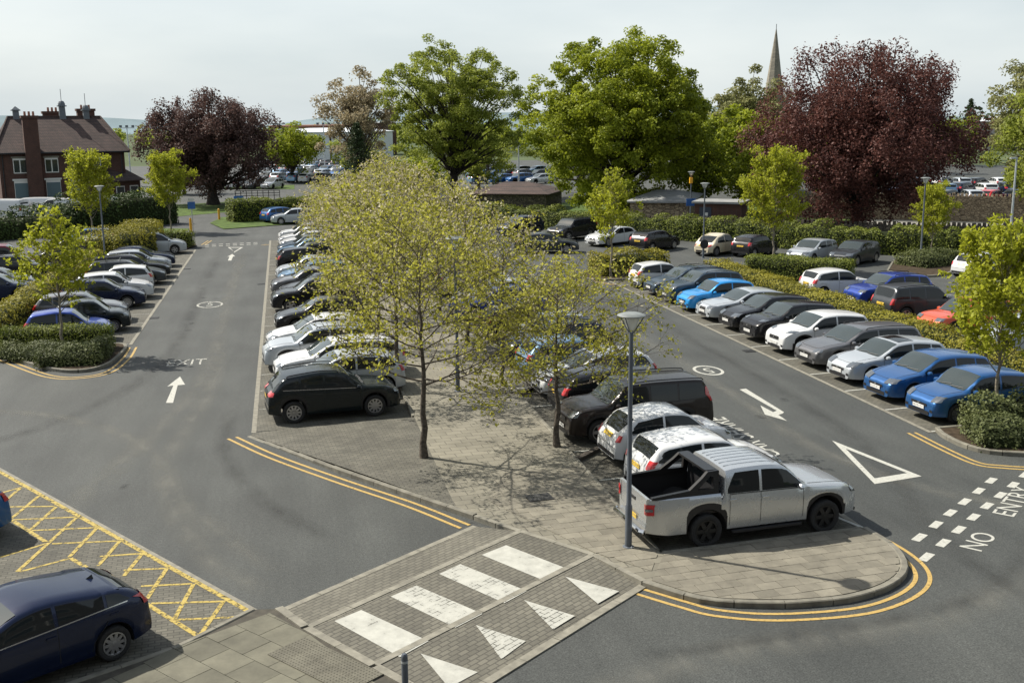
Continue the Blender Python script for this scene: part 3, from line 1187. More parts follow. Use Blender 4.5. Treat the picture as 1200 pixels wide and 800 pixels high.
# ------------------------------------------------------------------ cars
def pchip(xs, ys):
    xs, ys = np.asarray(xs, float), np.asarray(ys, float)
    h = np.diff(xs)
    d = np.diff(ys) / h
    m = np.zeros(len(xs))
    for i in range(1, len(xs) - 1):
        if d[i - 1] * d[i] > 0:
            w1, w2 = 2 * h[i] + h[i - 1], h[i] + 2 * h[i - 1]
            m[i] = (w1 + w2) / (w1 / d[i - 1] + w2 / d[i])
    m[0], m[-1] = d[0], d[-1]

    def f(x):
        x = np.clip(np.asarray(x, float), xs[0], xs[-1])
        i = np.clip(np.searchsorted(xs, x) - 1, 0, len(h) - 1)
        t = (x - xs[i]) / h[i]
        return ((2 * t ** 3 - 3 * t ** 2 + 1) * ys[i] + (t ** 3 - 2 * t ** 2 + t) * h[i] * m[i] + (-2 * t ** 3 + 3 * t ** 2) * ys[i + 1] + (t ** 3 - t ** 2) * h[i] * m[i + 1])
    return f


M_glass = mat('car_glass', (0.012, 0.015, 0.016), 0.03, spec=0.4)
M_wind = mat('windscreen_glass', (0.03, 0.04, 0.038), 0.04, spec=0.7, coat=0.2)
M_trim = mat('black_plastic', (0.012, 0.012, 0.013), 0.5)
M_tyre = mat('tyre_rubber', (0.016, 0.016, 0.016), 0.8, var=0.3, scale=20)
M_rim = mat('alloy_rim', (0.45, 0.45, 0.46), 0.3, metal=0.8)
M_rimk = mat('black_rim', (0.02, 0.02, 0.02), 0.4, metal=0.3)
M_chrome = mat('chrome', (0.6, 0.6, 0.6), 0.12, metal=1.0)
M_lamp = mat('headlight_lens', (0.20, 0.215, 0.225), 0.12, metal=0.75, coat=0.6)
M_red = mat('tail_light_lens', (0.42, 0.012, 0.015), 0.12, coat=1.0)
M_seam = mat('door_gap', (0.012, 0.012, 0.012), 0.8)
M_under = mat('underbody', (0.012, 0.012, 0.012), 0.95)


def plate_mat(name, col):
    """plate with a row of dark character-sized blocks"""
    m, n, l, p = _new(name)
    tc = n.new('ShaderNodeTexCoord')
    sx = n.new('ShaderNodeSeparateXYZ')
    l.new(tc.outputs['Generated'], sx.inputs[0])
    b = n.new('ShaderNodeTexBrick')
    b.offset = 0
    b.inputs['Scale'].default_value = 1
    b.inputs['Brick Width'].default_value = 0.125
    b.inputs['Row Height'].default_value = 1.0
    b.inputs['Mortar Size'].default_value = 0.03
    b.inputs['Color1'].default_value = (0.1, 0.1, 0.1, 1)
    b.inputs['Color2'].default_value = (*[c * .6 for c in col], 1)
    b.inputs['Mortar'].default_value = (*col, 1)
    cb = n.new('ShaderNodeCombineXYZ')
    l.new(sx.outputs[1], cb.inputs[0])
    l.new(sx.outputs[2], cb.inputs[1])
    l.new(cb.outputs[0], b.inputs['Vector'])
    # blank margin above and below
    r = n.new('ShaderNodeValToRGB')
    e = r.color_ramp.elements
    e[0].position, e[0].color = 0.0, (0, 0, 0, 1)
    e[1].position, e[1].color = 1.0, (0, 0, 0, 1)
    for pos, v in ((.2, 0), (.24, 1), (.76, 1), (.8, 0)):
        q = e.new(pos)
        q.color = (v, v, v, 1)
    l.new(sx.outputs[2], r.inputs[0])
    mx = n.new('ShaderNodeMix')
    mx.data_type = 'RGBA'
    mx.inputs[6].default_value = (*col, 1)
    l.new(r.outputs[0], mx.inputs[0])
    l.new(b.outputs['Color'], mx.inputs[7])
    l.new(mx.outputs[2], p.inputs['Base Color'])
    p.inputs['Roughness'].default_value = 0.35
    return m


M_pw, M_py = plate_mat('white_plate', (0.75, 0.75, 0.72)), plate_mat('yellow_plate', (0.75, 0.5, 0.04))

PAINT = {
    'white': paint('white', (0.55, 0.56, 0.56), 0.0, 0.35), 'cream': paint('cream', (0.52, 0.46, 0.33), 0.0, 0.35),
    'silver': paint('silver', (0.50, 0.52, 0.53), 0.7, 0.27), 'palesilver': paint('palesilver', (0.43, 0.46, 0.485), 0.4, 0.34),
    'grey': paint('grey', (0.13, 0.13, 0.135), 0.5), 'darkgrey': paint('darkgrey', (0.045, 0.05, 0.055), 0.45),
    'black': paint('black', (0.010, 0.010, 0.012), 0.2, 0.25), 'teal': paint('teal', (0.007, 0.012, 0.014), 0.3, 0.25),
    'navy': paint('navy', (0.006, 0.013, 0.042), 0.4, 0.25), 'slate': paint('slate', (0.05, 0.075, 0.105), 0.5),
    'blue': paint('blue', (0.015, 0.095, 0.28), 0.5), 'royal': paint('royal', (0.015, 0.05, 0.30), 0.45),
    'sky': paint('sky', (0.01, 0.25, 0.62), 0.25), 'orange': paint('orange', (0.62, 0.085, 0.025), 0.25),
    'maroon': paint('maroon', (0.16, 0.008, 0.02), 0.3), 'red': paint('red', (0.5, 0.012, 0.012), 0.1),
    'bluepale': paint('bluepale', (0.16, 0.28, 0.42), 0.5), 'brownblack': paint('brownblack', (0.018, 0.013, 0.011), 0.3),
}


class Body:
    """lofted car shell with lookups so that glass, lamps and trim lie on its surface"""

    def __init__(self, s):
        self.s = s
        L, W = s['L'], s['W']
        self.T = pchip(*zip(*s['top']))
        pf, pr = s.get('pf', .76), s.get('pr', .84)
        hw = W / 2
        self.P = pchip([0, .05, .18, .42, .85, 1.4, L * .6, L - .6, L - .22, L - .06, L],
                       [hw * pf, hw * (pf + .06), hw * (pf + .14), hw * .955, hw * .99, hw, hw, hw * .985, hw * (pr + .1), hw * (pr + .03), hw * pr])
        b0, b1 = s['belt']
        self.B = lambda x: b0 + (b1 - b0) * np.clip((x - 1.0) / (L - 1.6), 0, 1)
        self.xw = (s['fo'], s['fo'] + s['wb'])
        self.ra = s['r'] + s.get('arch', .055)
        self.zs = s.get('sill', .21)
        xs = np.linspace(0, L, 260)
        zs = np.linspace(.15, s['H'] + .02, 110)
        self.xs, self.zg = xs, zs
        self.hw = np.zeros((len(xs), len(zs)))
        for i, x in enumerate(xs):
            y, z = self.section(x, arch=False)
            e = 7 if s.get('bed') and x > s['bed'][0] else len(z)
            self.hw[i] = np.interp(zs, z[2:e], y[2:e], left=y[2], right=-1)
            self.hw[i][zs > z[e - 1]] = -1

    def zb(self, x):
        for xw in self.xw:
            if abs(x - xw) < self.ra - 1e-6:
                return self.s['r'] + math.sqrt(self.ra ** 2 - (x - xw) ** 2)
        L = self.s['L']
        return self.zs + .07 * max(0, (x - L + .5) / .5) + .03 * max(0, (.4 - x) / .4)

    def section(self, x, arch=True):
        s = self.s
        T, P, B = float(self.T(x)), float(self.P(x)), float(self.B(x))
        zb = self.zb(x) if arch else self.zs
        bed = s.get('bed')
        if bed and x > bed[0]:
            S = bed[1]
            y = [0, P - .05, P - .015, P, P - .005, P - .03, P - .06, P - .10, P - .12, .5 * P, 0]
            zz = [zb, zb, zb + .03, zb + .5 * (S - zb), zb + .82 * (S - zb), S - .02, S, S - .01, bed[2] + .02, bed[2], bed[2]]
            return np.array(y), np.array(zz)
        S = min(B, T - .05)
        zb = min(zb, S - .06)
        h = T - S
        g = min(1, max(0, (h - .05) / .25))
        tu = s.get('tumble', .26)
        y5 = P - .028
        y7 = y5 - tu * h * .84 - (1 - g) * .06
        z7 = S + h * (.84 * g + .5 * (1 - g))
        y8 = y7 - .06 - .05 * (1 - g)
        z8 = S + h * (.945 * g + .8 * (1 - g))
        y9, z9 = y8 * .6, T - .012 - .006 * (1 - g)
        if g >= 1:
            z8 = min(z8, T - .03)
            z8 = max(z8, T - .045)
            z7 = min(z7, z8 - .05)
        y = [0, P - .07, P - .022, P, P - .004, y5, (y5 + y7) / 2 + .012 * g, y7, y8, y9, 0]
        zz = [zb, zb, zb + .03, zb + .42 * (S - zb), zb + .80 * (S - zb), S, (S + z7) / 2, z7, z8, z9, T]
        return np.array(y), np.array(zz)

    def y_side(self, x, z):
        i = int(np.clip(np.searchsorted(self.xs, x), 0, len(self.xs) - 1))
        return float(np.interp(z, self.zg, self.hw[i]))

    def x_front(self, y, z):
        j = int(np.clip(np.searchsorted(self.zg, z), 0, len(self.zg) - 1))
        k = int(np.argmax(self.hw[:, j] >= abs(y)))
        if k == 0:
            return float(self.xs[0])
        a, c = self.hw[k - 1, j], self.hw[k, j]
        t = 0.0 if a < 0 else (abs(y) - a) / max(1e-6, c - a)
        return float(self.xs[k - 1] + (self.xs[k] - self.xs[k - 1]) * min(1, max(0, t)))

    def x_rear(self, y, z):
        j = int(np.clip(np.searchsorted(self.zg, z), 0, len(self.zg) - 1))
        k = len(self.xs) - 1 - np.argmax(self.hw[::-1, j] >= abs(y))
        return float(self.xs[k])

    def z_top(self, x, y):
        Y, Z = self.section(x, arch=False)
        return float(np.interp(abs(y), Y[5:][::-1], Z[5:][::-1]))

    def shell(self):
        s = self.s
        L = s['L']
        X = [0, .02, .05, .1, .17, .26, .36, .48, L - .48, L - .36, L - .24, L - .15, L - .08, L - .03, L]
        for xw in self.xw:
            for a in np.linspace(0, math.pi, 11):
                X.append(xw + self.ra * math.cos(a))
            X += [xw - self.ra - .012, xw + self.ra + .012]
        X += list(np.linspace(s['cowl'], s['head'], 5)) + list(np.linspace(s['rend'], s['gbase'], 4)) + [s['cowl'] - .04]
        X += list(np.linspace(s['head'], s['rend'], 7)) + list(np.linspace(.5, s['cowl'], 4))
        if s.get('bed'):
            X += [s['bed'][0], s['bed'][0] + .004]
        X = sorted(X)
        Xs = [X[0]]
        for x in X[1:]:
            if x - Xs[-1] > .0035:
                Xs.append(x)
        X = [x for x in Xs if 0 <= x <= L]
        V, F, mi = [], [], []
        np_ = 11
        for x in X:
            y, z = self.section(x)
            row = [(L / 2 - x, y[i], z[i]) for i in range(np_)] + [(L / 2 - x, -y[i], z[i]) for i in range(np_ - 2, 0, -1)]
            V += row
        m = 2 * np_ - 2
        clad = s.get('clad', 0)
        bed = s.get('bed')
        for k in range(len(X) - 1):
            xm = (X[k] + X[k + 1]) / 2
            for j in range(m):
                j2 = (j + 1) % m
                F.append((k * m + j, k * m + j2, (k + 1) * m + j2, (k + 1) * m + j))
                jj = j if j < np_ - 1 else m - 1 - j
                t = 0
                if jj in (0,):
                    t = 2
                elif jj == 1:
                    t = 1
                elif jj == 2 and clad > 1 and (any(abs(xm - w) < self.ra + .06 for w in self.xw)):
                    t = 1
                elif bed and xm > bed[0] and jj in (6, 7, 8, 9):
                    t = 1
                mi.append(t)
        F.append(tuple(range(m - 1, -1, -1)))
        mi.append(0)
        F.append(tuple((len(X) - 1) * m + j for j in range(m)))
        mi.append(0)
        me = new_mesh('body', V, F, [M_trim, M_trim, M_under], mi, True, 38)
        me.flip_normals()
        return me

    # patches draped over the shell -----------------------------------------
    def patch(self, name, rows, mats):
        """rows: list of equal-length point lists"""
        n = len(rows[0])
        V = [p for r in rows for p in r]
        F = [(i * n + j, i * n + j + 1, (i + 1) * n + j + 1, (i + 1) * n + j) for i in range(len(rows) - 1) for j in range(n - 1)]
        return new_mesh(name, V, F, [mats], None, True, 50)

    def side_quad(self, name, x0, x1, zlo, zhi, side, m, off=.006, nx=6, nz=3):
        L = self.s['L']
        rows = []
        for x in np.linspace(x0, x1, nx):
            a, b = zlo(x), max(zhi(x), zlo(x) + .004)
            rows.append([(L / 2 - x, side * (self.y_side(x, z) + off), z) for z in np.linspace(a, b, nz)])
        if side < 0:
            rows = rows[::-1]
        me = self.patch(name, rows, m)
        return me

    def end_quad(self, name, y0, y1, z0, z1, rear, m, off=.008, ny=9, nz=5, shear=0.0):
        L = self.s['L']
        rows = []
        f = self.x_rear if rear else self.x_front
        for y in np.linspace(y0, y1, ny):
            t = (y - y0) / (y1 - y0 + 1e-9)
            r = []
            for z in np.linspace(z0, z1, nz):
                z2 = z + shear * abs(abs(y) - min(abs(y0), abs(y1)))
                sg = 1 if y >= 0 else -1
                jj = int(np.clip(np.searchsorted(self.zg, z2), 0, len(self.zg) - 1))
                y = sg * min(abs(y), float(self.hw[:, jj].max()) - .03)
                x = f(y, z2)
                r.append((L / 2 - x + (-off if rear else off), y + sg * off * .9 * min(1, (abs(y) / .7) ** 2), z2 + off * .5))
            rows.append(r)
        me = self.patch(name, rows if rear else rows[::-1], m)
        return me

    def top_quad(self, name, x0, x1, fr, m, off=.008, nx=6, ny=9, inset=.02):
        L = self.s['L']
        rows = []
        for x in np.linspace(x0, x1, nx):
            Y, Z = self.section(x, arch=False)
            ye = (Y[8] - inset) * fr
            rows.append([(L / 2 - x, y, self.z_top(x, y) + off) for y in np.linspace(-ye, ye, ny)])
        return self.patch(name, rows, m)


def wheel_meshes(r, w, style):
    t = MB()
    ri = r * .68
    t.lathe([(ri, -w * .42), (r * .82, -w * .5), (r * .95, -w * .46), (r, -w * .34), (r, w * .34), (r * .95, w * .46), (r * .82, w * .5), (ri, w * .42), (ri - .02, w * .1), (ri - .02, -w * .3), (ri, -w * .42)], 22, axis='y')
    tyre = t.mesh('wheel', M_tyre, True)
    m = MB()
    n = {'five': 5, 'ten': 10, 'seven': 7, 'cap': 8, 'black': 6}[style]
    yo = -w * .40                                   # outward is +y: lathe z maps to -y
    m.lathe([(ri, yo - .012), (ri - .025, yo - .012), (ri - .03, yo + .03)], 22, axis='y', mi=0)
    m.lathe([(ri - .02, yo + .05), (0.001, yo + .05)], 16, axis='y', mi=1)
    m.lathe([(.055, yo + .03), (.05, yo - .004), (0.001, yo - .006)], 10, axis='y', mi=0)
    for k in range(n):
        a = 2 * math.pi * k / n
        wd0, wd1 = (.034, .026) if n >= 8 else (.05, .042)
        ca, sa = math.cos(a), math.sin(a)
        P = []
        for rr, hw in ((.045, wd0), (ri - .015, wd1)):
            for sg in (-1, 1):
                for dy in (0.0, .03):
                    P.append((rr * ca - sg * hw * sa, -(yo + dy), rr * sa + sg * hw * ca))
        # indices: 0..3 inner (sg-,dy0)(sg-,dy1)(sg+,dy0)(sg+,dy1), 4..7 outer
        m.add(P, [(0, 2, 6, 4), (0, 4, 5, 1), (2, 3, 7, 6), (1, 5, 7, 3)], 0)
    rim = m.mesh('rim', [M_rimk if style == 'black' else M_rim, M_under], True)
    return tyre, rim


_WH = {}


def make_type(name, s):
    """-> list of (part name, mesh, loc, rotz, sub-parts) and the shell"""
    b = Body(s)
    L, H = s['L'], s['H']
    parts = []
    body = b.shell()
    parts.append(('body', body, (0, 0, 0), 0, []))
    c, h, re, gb = s['cowl'], s['head'], s['rend'], s['gbase']
    parts.append(('windscreen', b.top_quad('windscreen', c + .03, h - .03, 1.0, M_wind, nx=7), (0, 0, 0), 0, []))
    if not s.get('bed'):
        parts.append(('rear_window', b.top_quad('rear_window', re + .05, gb - .03, .93, M_glass, nx=5), (0, 0, 0), 0, []))
    else:
        pass
    lo = lambda x: float(b.B(x)) + .018
    def hi(x):
        Y, Z = b.section(x, arch=False)
        return Z[7] - .012
    x0 = c + .18
    while hi(x0) < lo(x0) + .03:
        x0 += .02
    x3 = s.get('dlo', re + (gb - re) * .45)
    while hi(x3) < lo(x3) + .05:
        x3 -= .02
    bp = s.get('bp', (x0 + x3) / 2 - .02)
    qp = s.get('qp', None)
    cuts = [(x0, bp - .035)]
    if qp:
        cuts += [(bp + .035, qp - .03), (qp + .03, x3)]
    else:
        cuts += [(bp + .035, x3)]
    for side in (1, -1):
        for a, e in cuts:
            def hi2(x, e=e, x3=x3):
                t = 1.0
                if e == x3:
                    t = min(1, (x3 - x) / .22 + .22)
                return lo(x) + (hi(x) - lo(x)) * t
            parts.append(('side_window', b.side_quad('side_window', a, e, lo, hi2, side, M_glass, nx=9), (0, 0, 0), 0, []))
        # chrome or black strip below the glass
        parts.append(('window_trim', b.side_quad('window_trim', x0, x3 - .05, lambda x: lo(x) - .028, lambda x: lo(x) - .010, side, M_chrome if s.get('chrome') else M_trim, .008, 8, 2), (0, 0, 0), 0, []))
        # door gaps
        g = []
        zb_, zt_ = s.get('sill', .21) + .12, lambda x: float(b.B(x)) - .005
        xs_ = [max(x0 - .02, s['fo'] + b.ra + .05), bp] + ([min(x3 - .05, s['fo'] + s['wb'] - .05)] if not s.get('two_door') else [])
        V, F = [], []
        for xg in xs_:
            for z in np.linspace(zb_, zt_(xg), 5):
                xq = xg
                if abs(xg - b.xw[1]) < b.ra + .02 and z < s['r'] + b.ra:
                    xq = b.xw[1] - math.sqrt(max(0, (b.ra + .03) ** 2 - (z - s['r']) ** 2))
                y = side * (b.y_side(xq, z) + .003)
                V += [(L / 2 - xq - .006, y, z), (L / 2 - xq + .006, y, z)]
        for q in range(len(xs_)):
            for k in range(4):
                i = q * 10 + k * 2
                F.append((i, i + 1, i + 3, i + 2) if side > 0 else (i, i + 2, i + 3, i + 1))
        parts.append(('door_gaps', new_mesh('door_gaps', V, F, [M_seam]), (0, 0, 0), 0, []))
        # handles
        hx = [bp - .12] + ([] if s.get('two_door') else [min(x3 - .12, bp + 1.0)])
        for x in hx:
            z = float(b.B(x)) - .13
            parts.append(('door_handle', s['_handle'], (L / 2 - x, side * (b.y_side(x, z) + .012), z), 0, []))
        # mirrors
        mx = x0 + .10
        mz = float(b.B(mx)) + .05
        parts.append(('door_mirror', s['_mirror'] if side > 0 else s['_mirror2'], (L / 2 - mx, side * (b.y_side(mx, mz) + .10), mz), 0, []))
        # lamps
        hz, hh, hy = s.get('hl', (.66, .12, .36))
        yo = float(b.P(.30)) - .03
        parts.append(('headlight', b.end_quad('headlight', side * (yo - hy), side * yo, hz, hz + hh, False, M_lamp, shear=.08, off=.02) if side > 0 else b.end_quad('headlight', side * yo, side * (yo - hy), hz, hz + hh, False, M_lamp, shear=.08, off=.02), (0, 0, 0), 0, []))
        tz, th, ty = s.get('tl', (.82, .22, .2))
        yo = float(b.P(L - .20)) - .02
        parts.append(('tail_light', b.end_quad('tail_light', side * (yo - ty), side * yo, tz, tz + th, True, M_red, off=.02) if side > 0 else b.end_quad('tail_light', side * yo, side * (yo - ty), tz, tz + th, True, M_red, off=.02), (0, 0, 0), 0, []))
    gz, gh, gy = s.get('grille', (.50, .09, .36))
    parts.append(('grille', b.end_quad('grille', -gy, gy, gz, gz + gh, False, M_trim, off=.016), (0, 0, 0), 0,
                  [('badge', b.end_quad('badge', -.05, .05, gz + gh * .5 - .03, gz + gh * .5 + .04, False, M_chrome, off=.028, ny=3), (0, 0, 0), 0)]))
    parts.append(('lower_grille', b.end_quad('lower_grille', -gy - .12, gy + .12, .25, .37, False, M_trim, off=.014), (0, 0, 0), 0, []))
    parts.append(('number_plate', b.end_quad('number_plate', -.26, .26, .40, .51, False, M_pw, off=.03, ny=5), (0, 0, 0), 0, []))
    pz = s.get('rplate', .72)
    parts.append(('number_plate', b.end_quad('number_plate', -.26, .26, pz, pz + .11, True, M_py, off=.03, ny=5), (0, 0, 0), 0, []))
    parts.append(('rear_bumper', b.end_quad('rear_bumper', -.6, .6, .30, .42, True, M_trim, off=.010, ny=7), (0, 0, 0), 0, []))
    # bonnet and tailgate gaps
    bg_ = MB()
    for sgn in (1, -1):
        P_ = []
        for x in np.linspace(.26, c - .03, 7):
            Y, Z = b.section(x, arch=False)
            y = sgn * (Y[8] + (Y[7] - Y[8]) * .2) * (.9 + .1 * (x - .26) / (c - .29))
            P_.append((L / 2 - x, y, b.z_top(x, y) + .001))
        bg_.tube(P_, .0065, 4)
    yy = np.linspace(-1, 1, 9) * (b.section(.26, arch=False)[0][8]) * .9
    bg_.tube([(L / 2 - .26 + .05 * (1 - (y / yy[-1]) ** 2), y, b.z_top(.26 - .05 * (1 - (y / yy[-1]) ** 2), y) + .001) for y in yy], .0065, 4)
    parts.append(('bonnet_gap', bg_.mesh('bonnet_gap', M_seam), (0, 0, 0), 0, []))
    if not s.get('bed'):
        parts.append(('tailgate_gap', b.end_quad('tailgate_gap', -.62, .62, .585, .600, True, M_seam, off=.008, nz=2), (0, 0, 0), 0, []))
    for side in (1, -1):
        yo = float(b.P(.10)) - .10
        parts.append(('fog_light', b.end_quad('fog_light', min(side * (yo - .13), side * yo), max(side * (yo - .13), side * yo), .36, .44, False, M_trim, off=.016, ny=5), (0, 0, 0), 0, []))
    # wiper blades at the windscreen base
    w = MB()
    for y0, y1 in ((.05, .55), (-.5, 0.0)):
        w.tube([(L / 2 - c - .05, y0, b.z_top(c + .05, y0) + .025), (L / 2 - c - .12, y1, b.z_top(c + .12, y1) + .022)], .010, 4)
    parts.append(('wiper', w.mesh('wiper', M_trim), (0, 0, 0), 0, []))
    if s.get('rails'):
        for side in (1, -1):
            P = []
            for x in np.linspace(h + .15, re - .05, 8):
                Y, Z = b.section(x)
                P.append((L / 2 - x, side * (Y[8] + .0), Z[8] + .055))
            P = [(P[0][0] + .06, P[0][1], P[0][2] - .05)] + P + [(P[-1][0] - .06, P[-1][1], P[-1][2] - .05)]
            parts.append(('roof_rail', MB().tube(P, .018, 6).mesh('roof_rail', M_chrome if s['rails'] == 2 else M_trim, True), (0, 0, 0), 0, []))
        if s.get('bars'):
            for x in (h + .55, h + 1.3):
                Y, Z = b.section(x)
                parts.append(('roof_bar', MB().tube([(L / 2 - x, -Y[8] - .04, Z[8] + .10), (L / 2 - x, Y[8] + .04, Z[8] + .10)], .022, 6).mesh('roof_bar', M_chrome), (0, 0, 0), 0, []))
    if s.get('sunroof'):
        parts.append(('sunroof', b.top_quad('sunroof', h + .12, h + .75, .82, M_glass, nx=4), (0, 0, 0), 0, []))
    if s.get('fin'):
        x = re - .12
        z = float(b.T(x))
        parts.append(('antenna_fin', new_mesh('antenna_fin', [(L / 2 - x + .12, 0, z - .01), (L / 2 - x - .05, .035, z - .01), (L / 2 - x - .05, -.035, z - .01), (L / 2 - x - .04, 0, z + .065)], [(0, 1, 3), (0, 3, 2), (1, 2, 3)], [M_trim]), (0, 0, 0), 0, []))
    if s.get('spoiler'):
        x = re
        Y, Z = b.section(x)
        ye = Y[8]
        sp = MB()
        V = []
        for y in np.linspace(-ye, ye, 7):
            z = b.z_top(x, y)
            V += [(L / 2 - x + .14, y, z + .006), (L / 2 - x - .09, y, z - .008), (L / 2 - x - .085, y, z - .03), (L / 2 - x + .02, y, z - .04)]
        F = []
        for k in range(6):
            for j in range(4):
                j2 = (j + 1) % 4
                F.append((k * 4 + j, k * 4 + j2, k * 4 + 4 + j2, k * 4 + 4 + j))
        F += [(3, 2, 1, 0), (24, 25, 26, 27)]
        parts.append(('roof_spoiler', new_mesh('roof_spoiler', V, F, [M_trim if s['spoiler'] == 2 else M_trim], None, True, 40), (0, 0, 0), 0, []))
    r, st = s['r'], s.get('rim', 'five')
    if (r, st) not in _WH:
        _WH[(r, st)] = wheel_meshes(r, .205 if r < .35 else .25, st)
    ty, rm = _WH[(r, st)]
    for xw in b.xw:
        yw = float(b.P(xw)) - .125
        parts.append(('wheel', ty, (L / 2 - xw, yw, r), 0, [('rim', rm, (0, 0, 0), 0)]))
        parts.append(('wheel', ty, (L / 2 - xw, -yw, r), math.pi, [('rim', rm, (0, 0, 0), 0)]))
    s['_body'] = b
    return parts


def _mirror(side):
    m = MB()
    V, F = [], []
    n = 8
    for k, (x, sc) in enumerate(((-.055, .7), (-.03, 1.0), (.02, .95), (.07, .55))):
        for j in range(n):
            a = 2 * math.pi * j / n
            V.append((x, .105 * sc * math.cos(a), .068 * sc * math.sin(a)))
    for k in range(3):
        for j in range(n):
            F.append((k * n + j, k * n + (j + 1) % n, (k + 1) * n + (j + 1) % n, (k + 1) * n + j))
    F += [tuple(range(n - 1, -1, -1)), tuple(range(3 * n, 4 * n))]
    m.add(V, F, 0)
    m.box((0, -side * .10, -.03), (.05, .08, .03), mi=1)
    return m.mesh('door_mirror', [M_trim, M_trim], True)


HANDLE = MB().box((0, 0, 0), (.17, .03, .026), bev=.008).mesh('door_handle', [M_trim])
MIR1, MIR2 = _mirror(1), _mirror(-1)


def prof(L, H, c, h, re, gb, nose=.66, hoodz=.80, cowlz=.98, tailz=.95, peak=None, rz=None):
    rz = rz if rz is not None else H - .105
    pk = peak or (h + (re - h) * .35)
    return [(0, nose - .14), (.025, nose - .02), (.10, nose + .05), (.30, hoodz), (c * .62, (hoodz + cowlz) / 2 + .02), (c, cowlz), (h, H - .045), (pk, H), (re - .25, rz + .035), (re, rz), (gb, tailz + .08), (gb + .05, tailz), (L - .02, tailz - .12), (L, tailz - .32)]


def S(L, W, H, wb, fo, r, c, h, re, gb, belt, **k):
    pk = {q: k.pop(q) for q in ('nose', 'hoodz', 'cowlz', 'tailz', 'peak', 'rz') if q in k}
    d = dict(L=L, W=W, H=H, wb=wb, fo=fo, r=r, cowl=c, head=h, rend=re, gbase=gb, belt=belt, top=prof(L, H, c, h, re, gb, **pk), _handle=HANDLE, _mirror=MIR1, _mirror2=MIR2)
    d.update(k)
    return d


